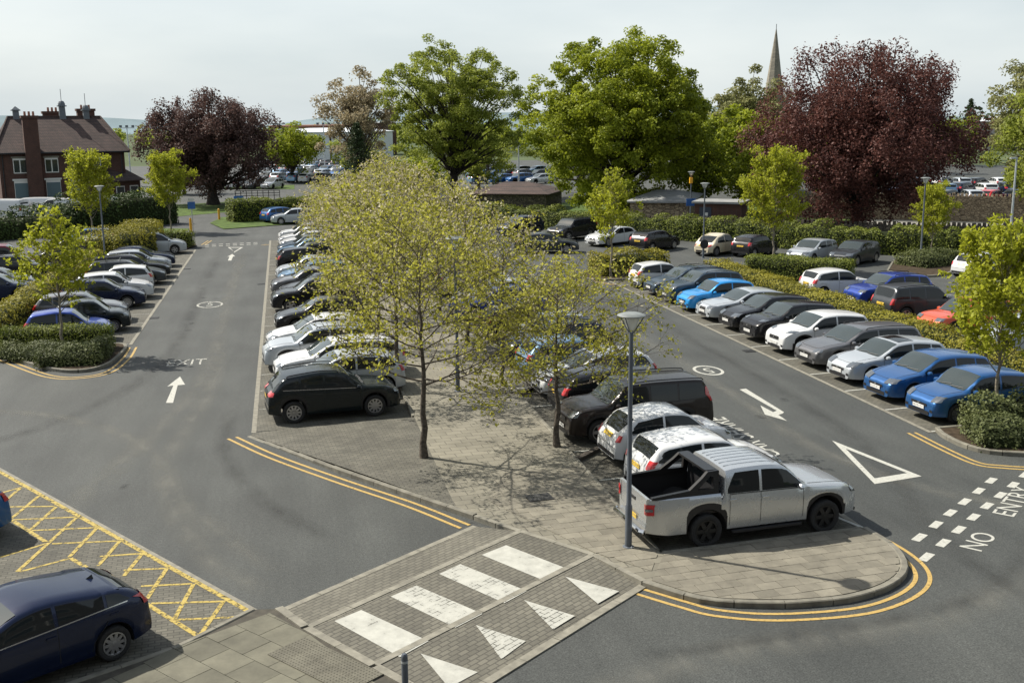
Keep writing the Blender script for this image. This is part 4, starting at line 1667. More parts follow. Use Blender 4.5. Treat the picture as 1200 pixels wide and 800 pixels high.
TYPES = {
    'mini': S(3.60, 1.64, 1.47, 2.36, .72, .29, .92, 1.62, 3.22, 3.50, (.88, .96), hoodz=.84, cowlz=.96, tailz=.92, rim='cap', bp=2.2),
    'swift': S(3.84, 1.73, 1.49, 2.45, .80, .31, 1.05, 1.72, 3.42, 3.72, (.93, .99), nose=.70, hoodz=.87, cowlz=1.0, tailz=.95, rim='ten', bp=2.35, hl=(.68, .16, .30), tumble=.22),
    'hatch': S(4.24, 1.77, 1.49, 2.60, .90, .315, 1.12, 1.95, 3.74, 4.10, (.93, 1.02), nose=.68, hoodz=.83, cowlz=1.0, tailz=.98, rim='ten', bp=2.52, qp=3.30, hl=(.66, .14, .40), sill=.2),
    'navyhatch': S(4.28, 1.75, 1.42, 2.60, .92, .315, 1.10, 2.0, 3.66, 4.12, (.90, 1.03), rz=1.27, peak=2.35, tumble=.32, nose=.66, hoodz=.82, cowlz=.99, tailz=.99, rim='ten', bp=2.55, qp=3.42, fin=1, spoiler=1, chrome=1, tl=(.86, .20, .34)),
    'astra': S(4.25, 1.77, 1.46, 2.61, .90, .315, 1.15, 1.98, 3.70, 4.12, (.90, 1.0), nose=.66, hoodz=.82, cowlz=.98, tailz=.97, rim='seven', bp=2.55, qp=3.32, sunroof=1, spoiler=1, hl=(.64, .17, .36)),
    'estate': S(4.80, 1.86, 1.49, 2.85, .95, .335, 1.22, 2.08, 4.38, 4.68, (.94, 1.03), nose=.68, hoodz=.84, cowlz=1.0, tailz=.98, rim='seven', bp=2.66, qp=3.55, rails=1, chrome=1, rz=1.41, grille=(.50, .11, .40)),
    'estatebars': S(4.55, 1.82, 1.47, 2.68, .92, .325, 1.18, 2.02, 4.10, 4.42, (.93, 1.02), rim='seven', bp=2.58, qp=3.42, rails=1, bars=1, rz=1.40),
    'coupe': S(4.65, 1.85, 1.39, 2.78, .93, .335, 1.30, 2.16, 3.50, 4.28, (.88, .95), nose=.66, hoodz=.80, cowlz=.94, tailz=.97, rim='seven', bp=2.78, dlo=3.95, rz=1.33, hl=(.62, .12, .42), grille=(.46, .20, .26)),
    'saloon': S(4.70, 1.82, 1.44, 2.80, .90, .325, 1.28, 2.12, 3.55, 4.15, (.90, .98), nose=.66, hoodz=.82, cowlz=.97, tailz=1.0, rim='seven', bp=2.66, qp=3.45, chrome=1, rz=1.37),
    'juke': S(4.13, 1.78, 1.57, 2.53, .85, .345, 1.08, 1.82, 3.66, 4.0, (1.0, 1.12), nose=.78, hoodz=.94, cowlz=1.08, tailz=1.05, rim='five', bp=2.38, clad=2, spoiler=1, hl=(.90, .07, .30), grille=(.60, .14, .34), tl=(.95, .22, .2), arch=.075, sill=.24),
    'troc': S(4.23, 1.82, 1.57, 2.59, .86, .35, 1.10, 1.90, 3.62, 4.04, (.99, 1.08), nose=.76, hoodz=.94, cowlz=1.05, tailz=1.02, rim='ten', bp=2.46, qp=3.22, clad=2, rails=1, chrome=1, spoiler=1, hl=(.72, .11, .42), tl=(.88, .14, .42), arch=.065, sill=.24),
    'suv': S(4.40, 1.82, 1.62, 2.65, .88, .35, 1.12, 1.92, 3.86, 4.22, (1.02, 1.10), nose=.80, hoodz=.98, cowlz=1.10, tailz=1.05, rim='five', bp=2.52, qp=3.38, clad=2, rails=1, hl=(.80, .13, .38), tl=(.92, .2, .3), sill=.25, arch=.065),
    'boxsuv': S(4.62, 1.80, 1.72, 2.63, .90, .36, 1.14, 1.84, 4.26, 4.50, (1.06, 1.12), nose=.84, hoodz=1.02, cowlz=1.14, tailz=1.05, rim='five', bp=2.48, qp=3.40, clad=2, rails=1, rz=1.66, tumble=.2, hl=(.80, .16, .30), tl=(1.0, .45, .14), sill=.26, grille=(.62, .14, .36), rplate=.80),
    'duster': S(4.32, 1.82, 1.69, 2.67, .84, .36, 1.12, 1.84, 3.96, 4.20, (1.05, 1.12), nose=.84, hoodz=1.02, cowlz=1.12, tailz=1.04, rim='five', bp=2.48, qp=3.34, clad=2, rails=1, rz=1.62, tumble=.2, tl=(.86, .28, .15), sill=.26, rplate=.78),
    'mpv': S(4.30, 1.80, 1.63, 2.70, .86, .32, .92, 1.92, 3.86, 4.18, (.99, 1.05), nose=.72, hoodz=.88, cowlz=1.02, tailz=1.0, rim='five', bp=2.42, qp=3.36, tl=(.9, .3, .16)),
    'fiat': S(3.57, 1.63, 1.49, 2.30, .70, .29, .80, 1.50, 2.92, 3.42, (.92, .97), nose=.74, hoodz=.90, cowlz=.98, tailz=.88, rim='cap', two_door=1, bp=2.15, rz=1.37, pf=.7, pr=.8, hl=(.70, .14, .16), tl=(.76, .18, .12), rplate=.80),
    'beetle': S(4.08, 1.72, 1.50, 2.51, .82, .315, 1.02, 1.72, 2.95, 3.62, (.90, .92), nose=.62, hoodz=.82, cowlz=.98, tailz=.84, rim='cap', two_door=1, bp=2.35, rz=1.36, pf=.62, pr=.68, hl=(.66, .16, .18), tl=(.68, .13, .13), tumble=.3),
    'pickup': S(5.30, 1.82, 1.76, 3.00, .90, .385, 1.34, 2.02, 3.42, 3.50, (1.16, 1.20), nose=.92, hoodz=1.08, cowlz=1.20, tailz=1.10, rim='black', bp=2.58, dlo=3.40, rz=1.71, tumble=.2, clad=2, bed=(3.56, 1.22, .74), arch=.10, sill=.36, hl=(.86, .14, .34), tl=(.86, .24, .16), grille=(.66, .16, .34), rplate=.60),
    'van': S(4.90, 1.90, 1.95, 3.0, .90, .34, .80, 1.60, 4.70, 4.80, (1.15, 1.18), nose=.80, hoodz=1.0, cowlz=1.12, tailz=1.2, rim='cap', bp=2.2, dlo=2.3, rz=1.88, tumble=.12, tl=(.8, .5, .12)),
}
PARTS = {}


def car_parts(t):
    if t not in PARTS:
        PARTS[t] = make_type(t, TYPES[t])
        for nm, me, *_ in PARTS[t]:
            pass
    return PARTS[t]


PAINTED = {'roof_rib', 'body', 'door_mirror', 'door_handle', 'roof_spoiler', 'tailgate'}


def put(name, me, parent, loc, rz, col):
    o = link(name, me, parent, loc, rz)
    if col is not None and name in PAINTED:
        o.material_slots[0].link = 'OBJECT'
        o.material_slots[0].material = col
    if name in ('door_gaps', 'bonnet_gap'):
        o['kind'] = 'stuff'
    return o


def car(t, colour, x, y, deg, label, group, cat='car', z=0.012, name='parked_car', extra=None, dx=0.0):
    e = link(name, None, None, (x, y, z), R(deg))
    e.empty_display_size = .3
    e.scale = (.95, .96, .955)
    tag(e, label, cat, group)
    col = PAINT[colour]
    for nm, me, loc, rz, subs in car_parts(t):
        o = put(nm, me, e, loc, rz, col)
        for sn, sm, sl, sr in subs:
            put(sn, sm, o, sl, sr, col)
    return e


def joined(t, keep=('body', 'windscreen', 'rear_window', 'side_window', 'wheel', 'headlight', 'tail_light', 'number_plate')):
    """one-mesh copy of a type for cars too far away to show their parts"""
    V, F, mi, mats = [], [], [], []

    def add(me, loc, rz, paint_first):
        k = len(V)
        c, s = math.cos(rz), math.sin(rz)
        for v in me.vertices:
            p = v.co
            V.append((loc[0] + p.x * c - p.y * s, loc[1] + p.x * s + p.y * c, loc[2] + p.z))
        idx = []
        for i, m in enumerate(me.materials):
            if i == 0 and paint_first:
                m = 'PAINT'
            if m not in mats:
                mats.append(m)
            idx.append(mats.index(m))
        for p in me.polygons:
            F.append(tuple(i + k for i in p.vertices))
            mi.append(idx[p.material_index])
    mats.append('PAINT')
    for nm, me, loc, rz, subs in car_parts(t):
        if nm in keep:
            add(me, loc, rz, nm == 'body')
    me = new_mesh('far_car_' + t, V, F, [M_trim if m == 'PAINT' else m for m in mats], mi, True, 38)
    return me


JOINED = {}


def far_car(t, colour, x, y, deg, label, group, cat='car'):
    if t not in JOINED:
        JOINED[t] = joined(t)
    o = link('parked_van' if t == 'van' else 'parked_car', JOINED[t], None, (x, y, .01), R(deg))
    o.material_slots[0].link = 'OBJECT'
    o.material_slots[0].material = PAINT[colour]
    return tag(o, label, cat, group)


M_barblack = mat('gloss_black_bar', (0.006, 0.006, 0.007), 0.35)


# ---- the pickup has its own load bed, tailgate and sports bar
def finish_pickup():
    parts = car_parts('pickup')
    s = TYPES['pickup']
    b = s['_body']
    L = s['L']
    hw = s['W'] / 2
    X = lambda x: L / 2 - x
    tg = MB().box((X(5.26), 0, .98), (.07, 1.52, .50), bev=.01)
    tg.box((X(5.30), 0, 1.05), (.02, .30, .07), mi=1)
    parts.append(('tailgate', tg.mesh('tailgate', [M_trim, M_trim]), (0, 0, 0), 0, []))
    # back of the cab with its window
    parts.append(('cab_back', MB().box((X(3.575), 0, 1.25), (.02, 1.50, .92)).mesh('cab_back', M_trim), (0, 0, 0), 0, []))
    parts.append(('rear_window', MB().box((X(3.595), 0, 1.46), (.012, 1.15, .34), bev=.004).mesh('rear_window', M_glass), (0, 0, 0), 0, []))
    # sports bar: hoop with sails that sink to the bed rails, triangular opening in each
    for side in (1, -1):
        y0, y1 = side * (hw - .17), side * (hw - .075)
        out = [(3.60, 1.22), (3.60, 1.72), (3.84, 1.71), (3.98, 1.58), (4.30, 1.34), (5.20, 1.265), (5.20, 1.22)]
        inn = [(3.72, 1.34), (3.72, 1.58), (3.78, 1.61), (3.88, 1.53), (4.06, 1.38), (4.12, 1.34), (4.02, 1.335)]
        V = []
        for yy in (y0, y1):
            tilt = 1.0
            for q in out + inn:
                lean = (q[1] - 1.22) * .16
                V.append((X(q[0]), yy - side * lean, q[1]))
        n = len(out)
        F = []
        for k in range(n - 1):
            F.append((k, k + 1, n + k + 1, n + k))
            F.append((2 * n + k, 2 * n + n + k, 2 * n + n + k + 1, 2 * n + k + 1))
            F.append((k, 2 * n + k, 2 * n + k + 1, k + 1))
            F.append((n + k, n + k + 1, 3 * n + k + 1, 3 * n + k))
        F += [(n - 1, 0, n, 2 * n - 1), (2 * n + n - 1, 4 * n - 1, 3 * n, 2 * n), (n - 1, 3 * n - 1, 2 * n, 0), (2 * n - 1, n, 3 * n, 4 * n - 1)]
        parts.append(('sports_bar_sail', new_mesh('sports_bar_sail', V, F, [M_barblack], None, False), (0, 0, 0), 0, []))
        parts.append(('side_step', MB().box((X(2.42), side * (hw - .02), .33), (1.75, .16, .05), bev=.02).mesh('side_step', M_trim), (0, 0, 0), 0, []))
    hp = MB()
    hp.box((X(3.73), 0, 1.70), (.28, 1.36, .05), bev=.03)
    parts.append(('sports_bar', hp.mesh('sports_bar', M_barblack), (0, 0, 0), 0, []))
    for yy in (-.5, -.3, -.1, .1, .3, .5):
        P_ = [(X(x), yy, b.z_top(x, yy) + .001) for x in np.linspace(2.15, 3.35, 6)]
        parts.append(('roof_rib', MB().tube(P_, .012, 6).mesh('roof_rib', M_trim, True), (0, 0, 0), 0, []))
    for side in (1, -1):
        yo = float(b.P(L - .20)) - .03
        parts.append(('reverse_lamp', b.end_quad('reverse_lamp', min(side * (yo - .12), side * yo), max(side * (yo - .12), side * yo), .94, 1.0, True, M_lamp, off=.032, ny=5, nz=3), (0, 0, 0), 0, []))
    bp = MB()
    bp.tube([(X(5.36), -.80, .50), (X(5.42), -.72, .50), (X(5.42), .72, .50), (X(5.36), .80, .50)], .055, 8)
    parts.append(('rear_step_bumper', bp.mesh('rear_step_bumper', M_chrome, True), (0, 0, 0), 0, []))


finish_pickup()

# ------------------------------------------------------------------ the parked cars
RT, LT = 4.5, 184.5
gR = 'cars in the bays facing the right-hand road'


def rowR(k, t, colour, label, deg=LT, dx=0.0):
    L = TYPES[t]['L']
    car(t, colour, 18.2 + L / 2 + dx, 27.95 + PITCH * k, deg, label, gR)


rowR(0, 'swift', 'blue', 'bright blue small hatchback beside the right-hand planting bed, nearest of the bay row')
rowR(1, 'hatch', 'blue', 'blue five-door hatchback between the bright blue small car and the silver hatchback')
rowR(2, 'astra', 'palesilver', 'silver hatchback with a dark sunroof panel beside the grey estate')
rowR(3, 'estate', 'grey', 'dark grey estate car with spoked alloy wheels and dark rear glass')
rowR(4, 'juke', 'white', 'white small crossover with bulging wheel arches in the right-hand bay row')
rowR(5, 'juke', 'black', 'black small crossover with round lamps beside the white crossover')
rowR(6, 'hatch', 'black', 'black hatchback between the black crossover and the silver coupe', dx=.1)
rowR(7, 'coupe', 'palesilver', 'silver low coupe with a large dark grille in the right-hand bay row')
rowR(8, 'swift', 'sky', 'vivid sky blue small hatchback beside the silver coupe')
rowR(9, 'suv', 'slate', 'slate grey crossover behind the sky blue hatchback')
rowR(10, 'estatebars', 'slate', 'dark blue estate car with bars across its roof')
rowR(11, 'mini', 'white', 'white small car showing its tail beside the roof-bar estate', RT)

gC = 'cars on the right side of the paved island'


def rowC(k, t, colour, label, deg=RT, dx=0.0, y=None):
    L = TYPES[t]['L']
    car(t, colour, 11.95 - L / 2 + dx, (21.2 + 2.45 * k) if y is None else y, deg, label, gC)


pk = car('pickup', 'silver', 9.46, 20.88, 4.4, 'silver double-cab pickup truck with black sports bar and open load bed', gC, 'pickup truck', name='pickup_truck')
pk.scale = (.945, .97, .955)
rowC(1, 'swift', 'white', 'white small hatchback right behind the silver pickup', dx=-.25)
rowC(2, 'fiat', 'white', 'white rounded small car between the black estate-shaped off-roader and another white car', dx=-.5)
rowC(3, 'boxsuv', 'brownblack', 'black boxy off-roader with roof rails, nose toward the island trees', LT, -.05)
rowC(4, 'hatch', 'black', 'black hatchback with its yellow rear plate toward the second island tree')
rowC(5, 'hatch', 'white', 'white hatchback half hidden by the second island tree', LT)
rowC(6, 'hatch', 'bluepale', 'pale blue hatchback behind the leaves of the second island tree', RT)
rowC(7, 'suv', 'navy', 'navy crossover behind the island trees, two bays past the white hatchback', LT)
rowC(8, 'swift', 'palesilver', 'pale silver small car behind the island trees beside the navy crossover', LT)
rowC(9, 'hatch', 'black', 'black hatchback deep behind the island foliage beside a pale silver small car', RT)
rowC(11, 'estate', 'royal', 'royal blue estate behind the island foliage in the right-hand island row', LT)
rowC(12, 'hatch', 'palesilver', 'silver hatchback behind the island foliage beside the royal blue estate', LT)
rowC(14, 'suv', 'white', 'white crossover far up the right-hand island row', RT)
rowC(16, 'saloon', 'darkgrey', 'dark grey saloon far up the right-hand island row', LT)
rowC(18, 'hatch', 'white', 'white hatchback at the far end of the right-hand island row', LT)

gE = 'cars on the exit-road side of the island'


def rowE(y, t, colour, label, deg=LT, dx=0.0):
    L = TYPES[t]['L']
    car(t, colour, -.85 + L / 2 + dx, y, deg, label, gE)


rowE(32.78, 'troc', 'teal', 'black crossover with ten-spoke wheels nearest the bare paving of the island', 5.6, -.1)
rowE(35.3, 'hatch', 'palesilver', 'pale silver hatchback half hidden behind the near black crossover', LT, .35)
rowE(37.7, 'estate', 'white', 'white car with its tail lights toward the first island tree', LT, .1)
rowE(39.9, 'suv', 'palesilver', 'silver crossover poking its nose out past the white cars by the exit road', LT, -.3)
rowE(42.7, 'hatch', 'white', 'white hatchback with a rounded bonnet just past the silver crossover', LT, -.2)
rowE(47.2, 'hatch', 'black', 'black hatchback alone between gaps on the exit-road side of the island', LT, .1)
rowE(52.6, 'suv', 'black', 'black crossover jutting out halfway along the exit-road side of the island', LT, -.1)
rowE(55.2, 'hatch', 'darkgrey', 'dark grey hatchback tucked beside the black crossover', LT, .3)
rowE(57.8, 'hatch', 'grey', 'grey hatchback two bays past the black crossover on the exit road', LT, -.15)
rowE(60.6, 'hatch', 'bluepale', 'light blue hatchback on the exit-road side of the island', LT, .2)
rowE(62.9, 'swift', 'palesilver', 'pale silver small car just past the light blue hatchback', LT, .1)
rowE(67.6, 'hatch', 'black', 'black hatchback showing a red tail light to the exit road', RT, .1)
rowE(70.2, 'estate', 'darkgrey', 'dark estate beyond the tail-first black hatchback', LT, .1)
rowE(72.8, 'hatch', 'bluepale', 'second light blue hatchback, nearer the far end of the exit road', LT, .15)
rowE(75.3, 'hatch', 'slate', 'slate blue hatchback between the light blue and the white cars', LT, .15)
rowE(78.2, 'hatch', 'white', 'white hatchback third from the far end of the exit-road row', LT, .3)
rowE(80.9, 'hatch', 'white', 'white hatchback second from the far end of the exit-road row', LT, .2)
rowE(83.6, 'suv', 'white', 'white crossover at the far end of the exit-road row', LT, .2)

gL = 'cars in the left-hand bays of the exit road'


def rowL(y, t, colour, label, deg=RT, dx=0.0):
    L = TYPES[t]['L']
    car(t, colour, -6.95 - L / 2 + dx, y, deg, label, gL)


rowL(46.9, 'mini', 'royal', 'royal blue small hatchback right behind the clipped hedge of the left planting bed', dx=-.3)
rowL(49.3, 'fiat', 'teal', 'dark green rounded small car beside the royal blue hatchback', dx=.1)
rowL(51.7, 'hatch', 'grey', 'grey hatchback mostly hidden behind the dark green small car', dx=-.3)
rowL(55.9, 'hatch', 'navy', 'dark navy hatchback with silver wheels in the left-hand bays')
rowL(58.6, 'hatch', 'white', 'white hatchback nose-out between the navy hatchback and a tail-out white car', dx=.1)
rowL(61.3, 'swift', 'white', 'white small hatchback parked tail-out in the left-hand bays', LT, -.2)
rowL(63.9, 'estatebars', 'darkgrey', 'dark grey estate beside the tail-out white hatchback', dx=.2)
rowL(66.5, 'estate', 'black', 'black estate in the left-hand bays behind the dark grey one', dx=.2)
rowL(69.2, 'hatch', 'palesilver', 'pale silver hatchback beyond the black estate in the left-hand bays')
rowL(71.7, 'saloon', 'navy', 'navy saloon at the far end of the unbroken left-hand row')
rowL(79.3, 'mpv', 'palesilver', 'pale silver people carrier alone by the far hedge of the left-hand bays', dx=.1)

gW = 'cars beyond the hedge on the far left'
car('hatch', 'navy', -14.9, 59.6, RT, 'navy hatchback behind the left hedge, nearest the picture edge', gW)
car('hatch', 'grey', -15.4, 62.2, RT, 'grey hatchback beyond the left hedge beside a navy one', gW)
car('suv', 'black', -15.6, 67.2, RT, 'black crossover beyond the left hedge behind the lime-green tree', gW)
car('van', 'maroon', -17.6, 70.6, RT, 'maroon van beyond the left hedge', gW, 'van', name='parked_van')
car('estate', 'black', -14.3, 73.3, LT, 'black estate beyond the left hedge near the white crossover', gW)
car('suv', 'white', -14.2, 76.0, LT, 'white crossover tail toward the bushy hedge on the far left', gW)
car('hatch', 'palesilver', -14.3, 78.8, LT, 'pale silver hatchback behind the white crossover on the far left', gW)
car('hatch', 'blue', -14.6, 85.3, LT, 'blue hatchback, last one beyond the bushy hedge on the far left', gW)
car('hatch', 'maroon', -22.3, 82.6, 20, 'dark red car cut by the left picture edge on the far lane', None)

gT = 'cars along the boundary hedge'
car('suv', 'navy', 18.6, 84.6, 213, 'navy crossover by the boundary hedge left of the big black off-roader', gT)
car('boxsuv', 'black', 21.8, 80.3, 213, 'big black off-roader by the boundary hedge', gT)
car('saloon', 'darkgrey', 17.8, 72.4, -14, 'dark saloon driving along the lane in front of the boundary hedge', None)
car('coupe', 'white', 23.6, 75.9, 213, 'white low car nose-out by the boundary hedge beside the thin lime tree', gT)
car('hatch', 'black', 25.6, 71.9, 32, 'black hatchback tail-out left of the cream rounded car', gT)
car('beetle', 'cream', 28.8, 68.3, 33, 'cream rounded two-door car by the boundary hedge', gT)
car('swift', 'black', 30.9, 66.9, 33, 'black small hatchback tail-out beside the cream rounded car', gT)
car('hatch', 'palesilver', 33.0, 62.9, 213, 'silver hatchback nose-out under the copper beech', gT)
car('hatch', 'darkgrey', 35.1, 61.3, 213, 'dark grey hatchback nose-out beside the silver one under the copper beech', gT)
car('fiat', 'white', 38.9, 54.0, 14, 'white rounded small car tail-out by the corner planting bed', gT)

gM = 'cars in the bays behind the middle hedge'
car('swift', 'white', 27.6, 49.8, RT, 'white hatchback with dark tailgate behind the middle hedge', gM)
car('suv', 'royal', 28.6, 46.6, LT, 'royal blue crossover between the white hatchback and the dark off-roader', gM)
car('duster', 'darkgrey', 27.9, 42.9, RT, 'dark grey boxy off-roader with roof rails behind the middle hedge', gM)
car('suv', 'orange', 27.7, 39.0, LT, 'orange crossover half hidden by the lime tree on the right', gM)
car('hatch', 'palesilver', 27.4, 35.6, LT, 'pale silver car behind the lime tree on the right', gM)

car('navyhatch', 'navy', -4.68, 17.55, 214, 'dark blue hatchback cut by the bottom left corner, nearest car of all', None)
car('hatch', 'blue', -8.30, 23.67, 214, 'blue car showing only its tail at the left picture edge', None)

gF = 'cars in the distant car parks'
_r2 = random.Random(5)
far_spots = []

# ------------------------------------------------------------------ plants
M_bark = mat('grey_bark', (0.085, 0.072, 0.058), 0.9, var=0.45, scale=14, bump=0.7, spec=0.2)
M_barkp = mat('pale_bark', (0.20, 0.175, 0.135), 0.9, var=0.4, scale=14, bump=0.6, spec=0.2)
M_barkd = mat('dark_bark', (0.04, 0.034, 0.03), 0.9, var=0.4, scale=6, bump=0.6, spec=0.2)
L_cherry = leaf_mat('cherry_leaf', (0.225, 0.22, 0.022), (0.47, 0.46, 0.075), .5)
L_bloss = leaf_mat('cherry_blossom', (0.38, 0.33, 0.2), (0.58, 0.53, 0.37), .4)
L_lime = leaf_mat('lime_leaf', (0.22, 0.245, 0.016), (0.44, 0.46, 0.04), .5)
L_green = leaf_mat('fresh_leaf', (0.105, 0.14, 0.010), (0.34, 0.38, 0.028), .45)
L_syc = leaf_mat('sycamore_leaf', (0.125, 0.16, 0.02), (0.34, 0.38, 0.06), .5)
L_copper = leaf_mat('copper_leaf', (0.058, 0.023, 0.020), (0.17, 0.072, 0.056), .34)
L_copper2 = leaf_mat('dark_copper_leaf', (0.05, 0.030, 0.026), (0.15, 0.088, 0.074), .34)
L_pale = leaf_mat('pale_leaf', (0.15, 0.155, 0.055), (0.30, 0.30, 0.12), .35)
L_pink = leaf_mat('pinkish_leaf', (0.22, 0.18, 0.105), (0.40, 0.34, 0.21), .4)
L_dark = leaf_mat('evergreen_leaf', (0.018, 0.032, 0.012), (0.055, 0.085, 0.028), .15)
L_hedge = leaf_mat('hedge_leaf', (0.07, 0.10, 0.012), (0.20, 0.225, 0.035), .3)
L_hedgey = leaf_mat('yellow_hedge_leaf', (0.13, 0.125, 0.012), (0.32, 0.29, 0.035), .3)
L_laurel = leaf_mat('dark_hedge_leaf', (0.018, 0.034, 0.010), (0.065, 0.10, 0.022), .2)
L_shrub = leaf_mat('shrub_leaf', (0.05, 0.065, 0.022), (0.15, 0.17, 0.06), .25)
M_core = mat('hedge_core', (0.020, 0.026, 0.010), 0.95, var=0.3, scale=6, spec=0.1)


def unit(v):
    return v / np.maximum(np.linalg.norm(v, axis=-1, keepdims=True), 1e-9)


def leaf_quads(P, size, rng, up=.5, aspect=.62, out=None, outw=0.0):
    """rhombic leaves at P; plane normals random with an upward and an outward bias"""
    n = len(P)
    nrm = rng.normal(size=(n, 3))
    nrm = unit(nrm) + np.array([0, 0, up])
    if out is not None:
        nrm = nrm + out * outw
    nrm = unit(nrm)
    a = unit(np.cross(nrm, rng.normal(size=(n, 3))))
    b = np.cross(nrm, a)
    s = size * rng.uniform(.65, 1.3, size=(n, 1))
    V = np.stack([P - a * s * .5, P + b * s * aspect * .5 + a * s * .06, P + a * s * .5, P - b * s * aspect * .5 + a * s * .06], 1).reshape(-1, 3)
    return V


def quads_of(V):
    return np.arange(len(V), dtype=np.int32).reshape(-1, 4)


class Grow:
    """branching skeleton collected as tubes; twig points are where leaves go"""

    def __init__(self, seed):
        self.rng = np.random.default_rng(seed)
        self.V, self.F, self.n = [], [], 0
        self.tips = []

    def tube(self, P, rad, sides):
        V, F = tube_vf(P, rad, sides)
        self.V.append(V)
        self.F.append(np.array(F, dtype=np.int32) + self.n)
        self.n += len(V)

    def branch(self, p, d, length, r0, r1, level, spec):
        rng = self.rng
        n = spec[level]['seg']
        P = [np.array(p, float)]
        d = np.array(d, float)
        st = length / n
        for i in range(n):
            d = unit(d + rng.normal(size=3) * spec[level]['wob'] + np.array([0, 0, spec[level]['up']]))
            P.append(P[-1] + d * st)
        P = np.array(P)
        rad = np.linspace(r0, r1, n + 1)
        self.tube(P, rad, spec[level]['sides'])
        if level + 1 < len(spec):
            nx = spec[level + 1]
            k = max(1, int(round(nx['n'] * length / nx['per'])))
            ts = np.sort(rng.uniform(spec[level]['start'], 1.0, k))
            for t in ts:
                f = t * n
                i = min(n - 1, int(f))
                q = P[i] + (P[i + 1] - P[i]) * (f - i)
                dd = unit(P[i + 1] - P[i])
                side = unit(np.cross(dd, rng.normal(size=3)))
                ang = nx['ang'] * rng.uniform(.75, 1.25)
                nd = unit(dd * math.cos(ang) + side * math.sin(ang))
                ln = nx['len'] * length * (1 - .55 * t) * rng.uniform(.7, 1.25)
                rr = (r0 + (r1 - r0) * t) * nx['rr']
                self.branch(q, nd, ln, rr, max(.003, rr * .35), level + 1, spec)
        if level >= len(spec) - 2:
            lo = 1 if level == len(spec) - 1 else n // 2
            self.tips.append(P[lo:])

    def bark_mesh(self, name, m):
        return quad_mesh(name, np.vstack(self.V), np.vstack(self.F), [m], smooth=True)


def street_tree(seed, h, clear, spread, n1, leaf, per_tip, lm, bark, r0=.09, ang0=.95, bloss=0.0, jit=.10, up=.3, shape='vase', lean=(0, 0)):
    """trunk with a leader and tiers of branches -> (wood mesh, crown mesh)"""
    g = Grow(seed)
    rng = g.rng
    P = [np.zeros(3)]
    ns = 14
    for i in range(ns):
        t = (i + 1) / ns
        P.append(np.array([lean[0] * t + rng.normal() * .03 * h / 6, lean[1] * t + rng.normal() * .03 * h / 6, h * .93 * t]))
    P = np.array(P)
    P[0] = (0, 0, -.05)
    rad = r0 * (1 - np.linspace(0, 1, ns + 1) ** .8 * .92)
    rad[0] *= 1.25
    g.tube(P, rad, 10)
    spec = [dict(seg=7, wob=.11, up=.045, sides=5, start=.22), dict(seg=4, wob=.16, up=.06, sides=4, start=.3, n=7, per=1.6, ang=.75, len=.42, rr=.55),
            dict(seg=3, wob=.2, up=.05, sides=3, start=.2, n=4, per=.6, ang=.8, len=.5, rr=.6)]
    for k in range(n1):
        t = clear / h + (0.93 - clear / h) * ((k + rng.uniform(0, .9)) / n1) ** .9
        z = t * h
        f = min(ns - 1e-3, z / (h * .93) * ns)
        i = int(f)
        q = P[i] + (P[i + 1] - P[i]) * (f - i)
        u = (t - clear / h) / (1 - clear / h)
        if shape == 'vase':
            ln = spread * (1.0 - .62 * u ** 1.3) * rng.uniform(.8, 1.2)
            an = ang0 * (1 - .45 * u)
        elif shape == 'cone':
            ln = spread * (1.02 - .85 * u) * (0.7 + .5 * min(1, u * 4)) * rng.uniform(.8, 1.15)
            an = ang0 * (1 - .35 * u)
        else:
            ln = spread * math.sqrt(max(.06, 1 - (2 * u - .85) ** 2 * .8)) * rng.uniform(.8, 1.15)
            an = ang0 * (1 - .4 * u)
        az = 2.399963 * k + rng.uniform(-.4, .4)
        d = np.array([math.cos(az) * math.sin(an), math.sin(az) * math.sin(an), math.cos(an)])
        rr = max(.012, np.interp(f, range(ns + 1), rad) * .5)
        g.branch(q, d, ln, rr, .006, 0, spec)
    # leaves in little clusters along the twigs
    pts = []
    for T in g.tips:
        seglen = np.linalg.norm(T[-1] - T[0]) + .06
        k = max(2, int(per_tip * seglen / .3))
        tt = rng.uniform(0, 1, k) * (len(T) - 1)
        ii = np.minimum(tt.astype(int), len(T) - 2) if len(T) > 1 else np.zeros(k, int)
        if len(T) > 1:
            pts.append(T[ii] + (T[ii + 1] - T[ii]) * (tt - ii)[:, None])
        else:
            pts.append(np.repeat(T, k, 0))
    C = np.vstack(pts)
    C = C + rng.normal(size=C.shape) * jit
    nb = rng.random(len(C)) < bloss
    V = leaf_quads(C, leaf, rng, up)
    Q = quads_of(V)
    tone = np.clip(rng.normal(.5, .27, len(Q)), 0, 1)
    crown = quad_mesh('crown', V, Q, [lm, L_bloss], tone, mi=nb.astype(np.int32))
    return g.bark_mesh('trunk', bark), crown


def place_tree(name, meshes, x, y, rz, sc, label, cat, group=None, z=0.1, top=None):
    e = link(name, None, None, (x, y, z), rz)
    if top:
        zz = np.zeros(len(meshes[1].vertices) * 3, dtype=np.float32)
        meshes[1].vertices.foreach_get('co', zz)
        sc = (sc, top / float(np.percentile(zz[2::3], 99.7)))
    e.empty_display_size = .3
    e.scale = (sc[0], sc[0], sc[1]) if isinstance(sc, tuple) else (sc, sc, sc)
    tag(e, label, cat, group)
    link('trunk', meshes[0], e)
    link('crown', meshes[1], e)
    return e


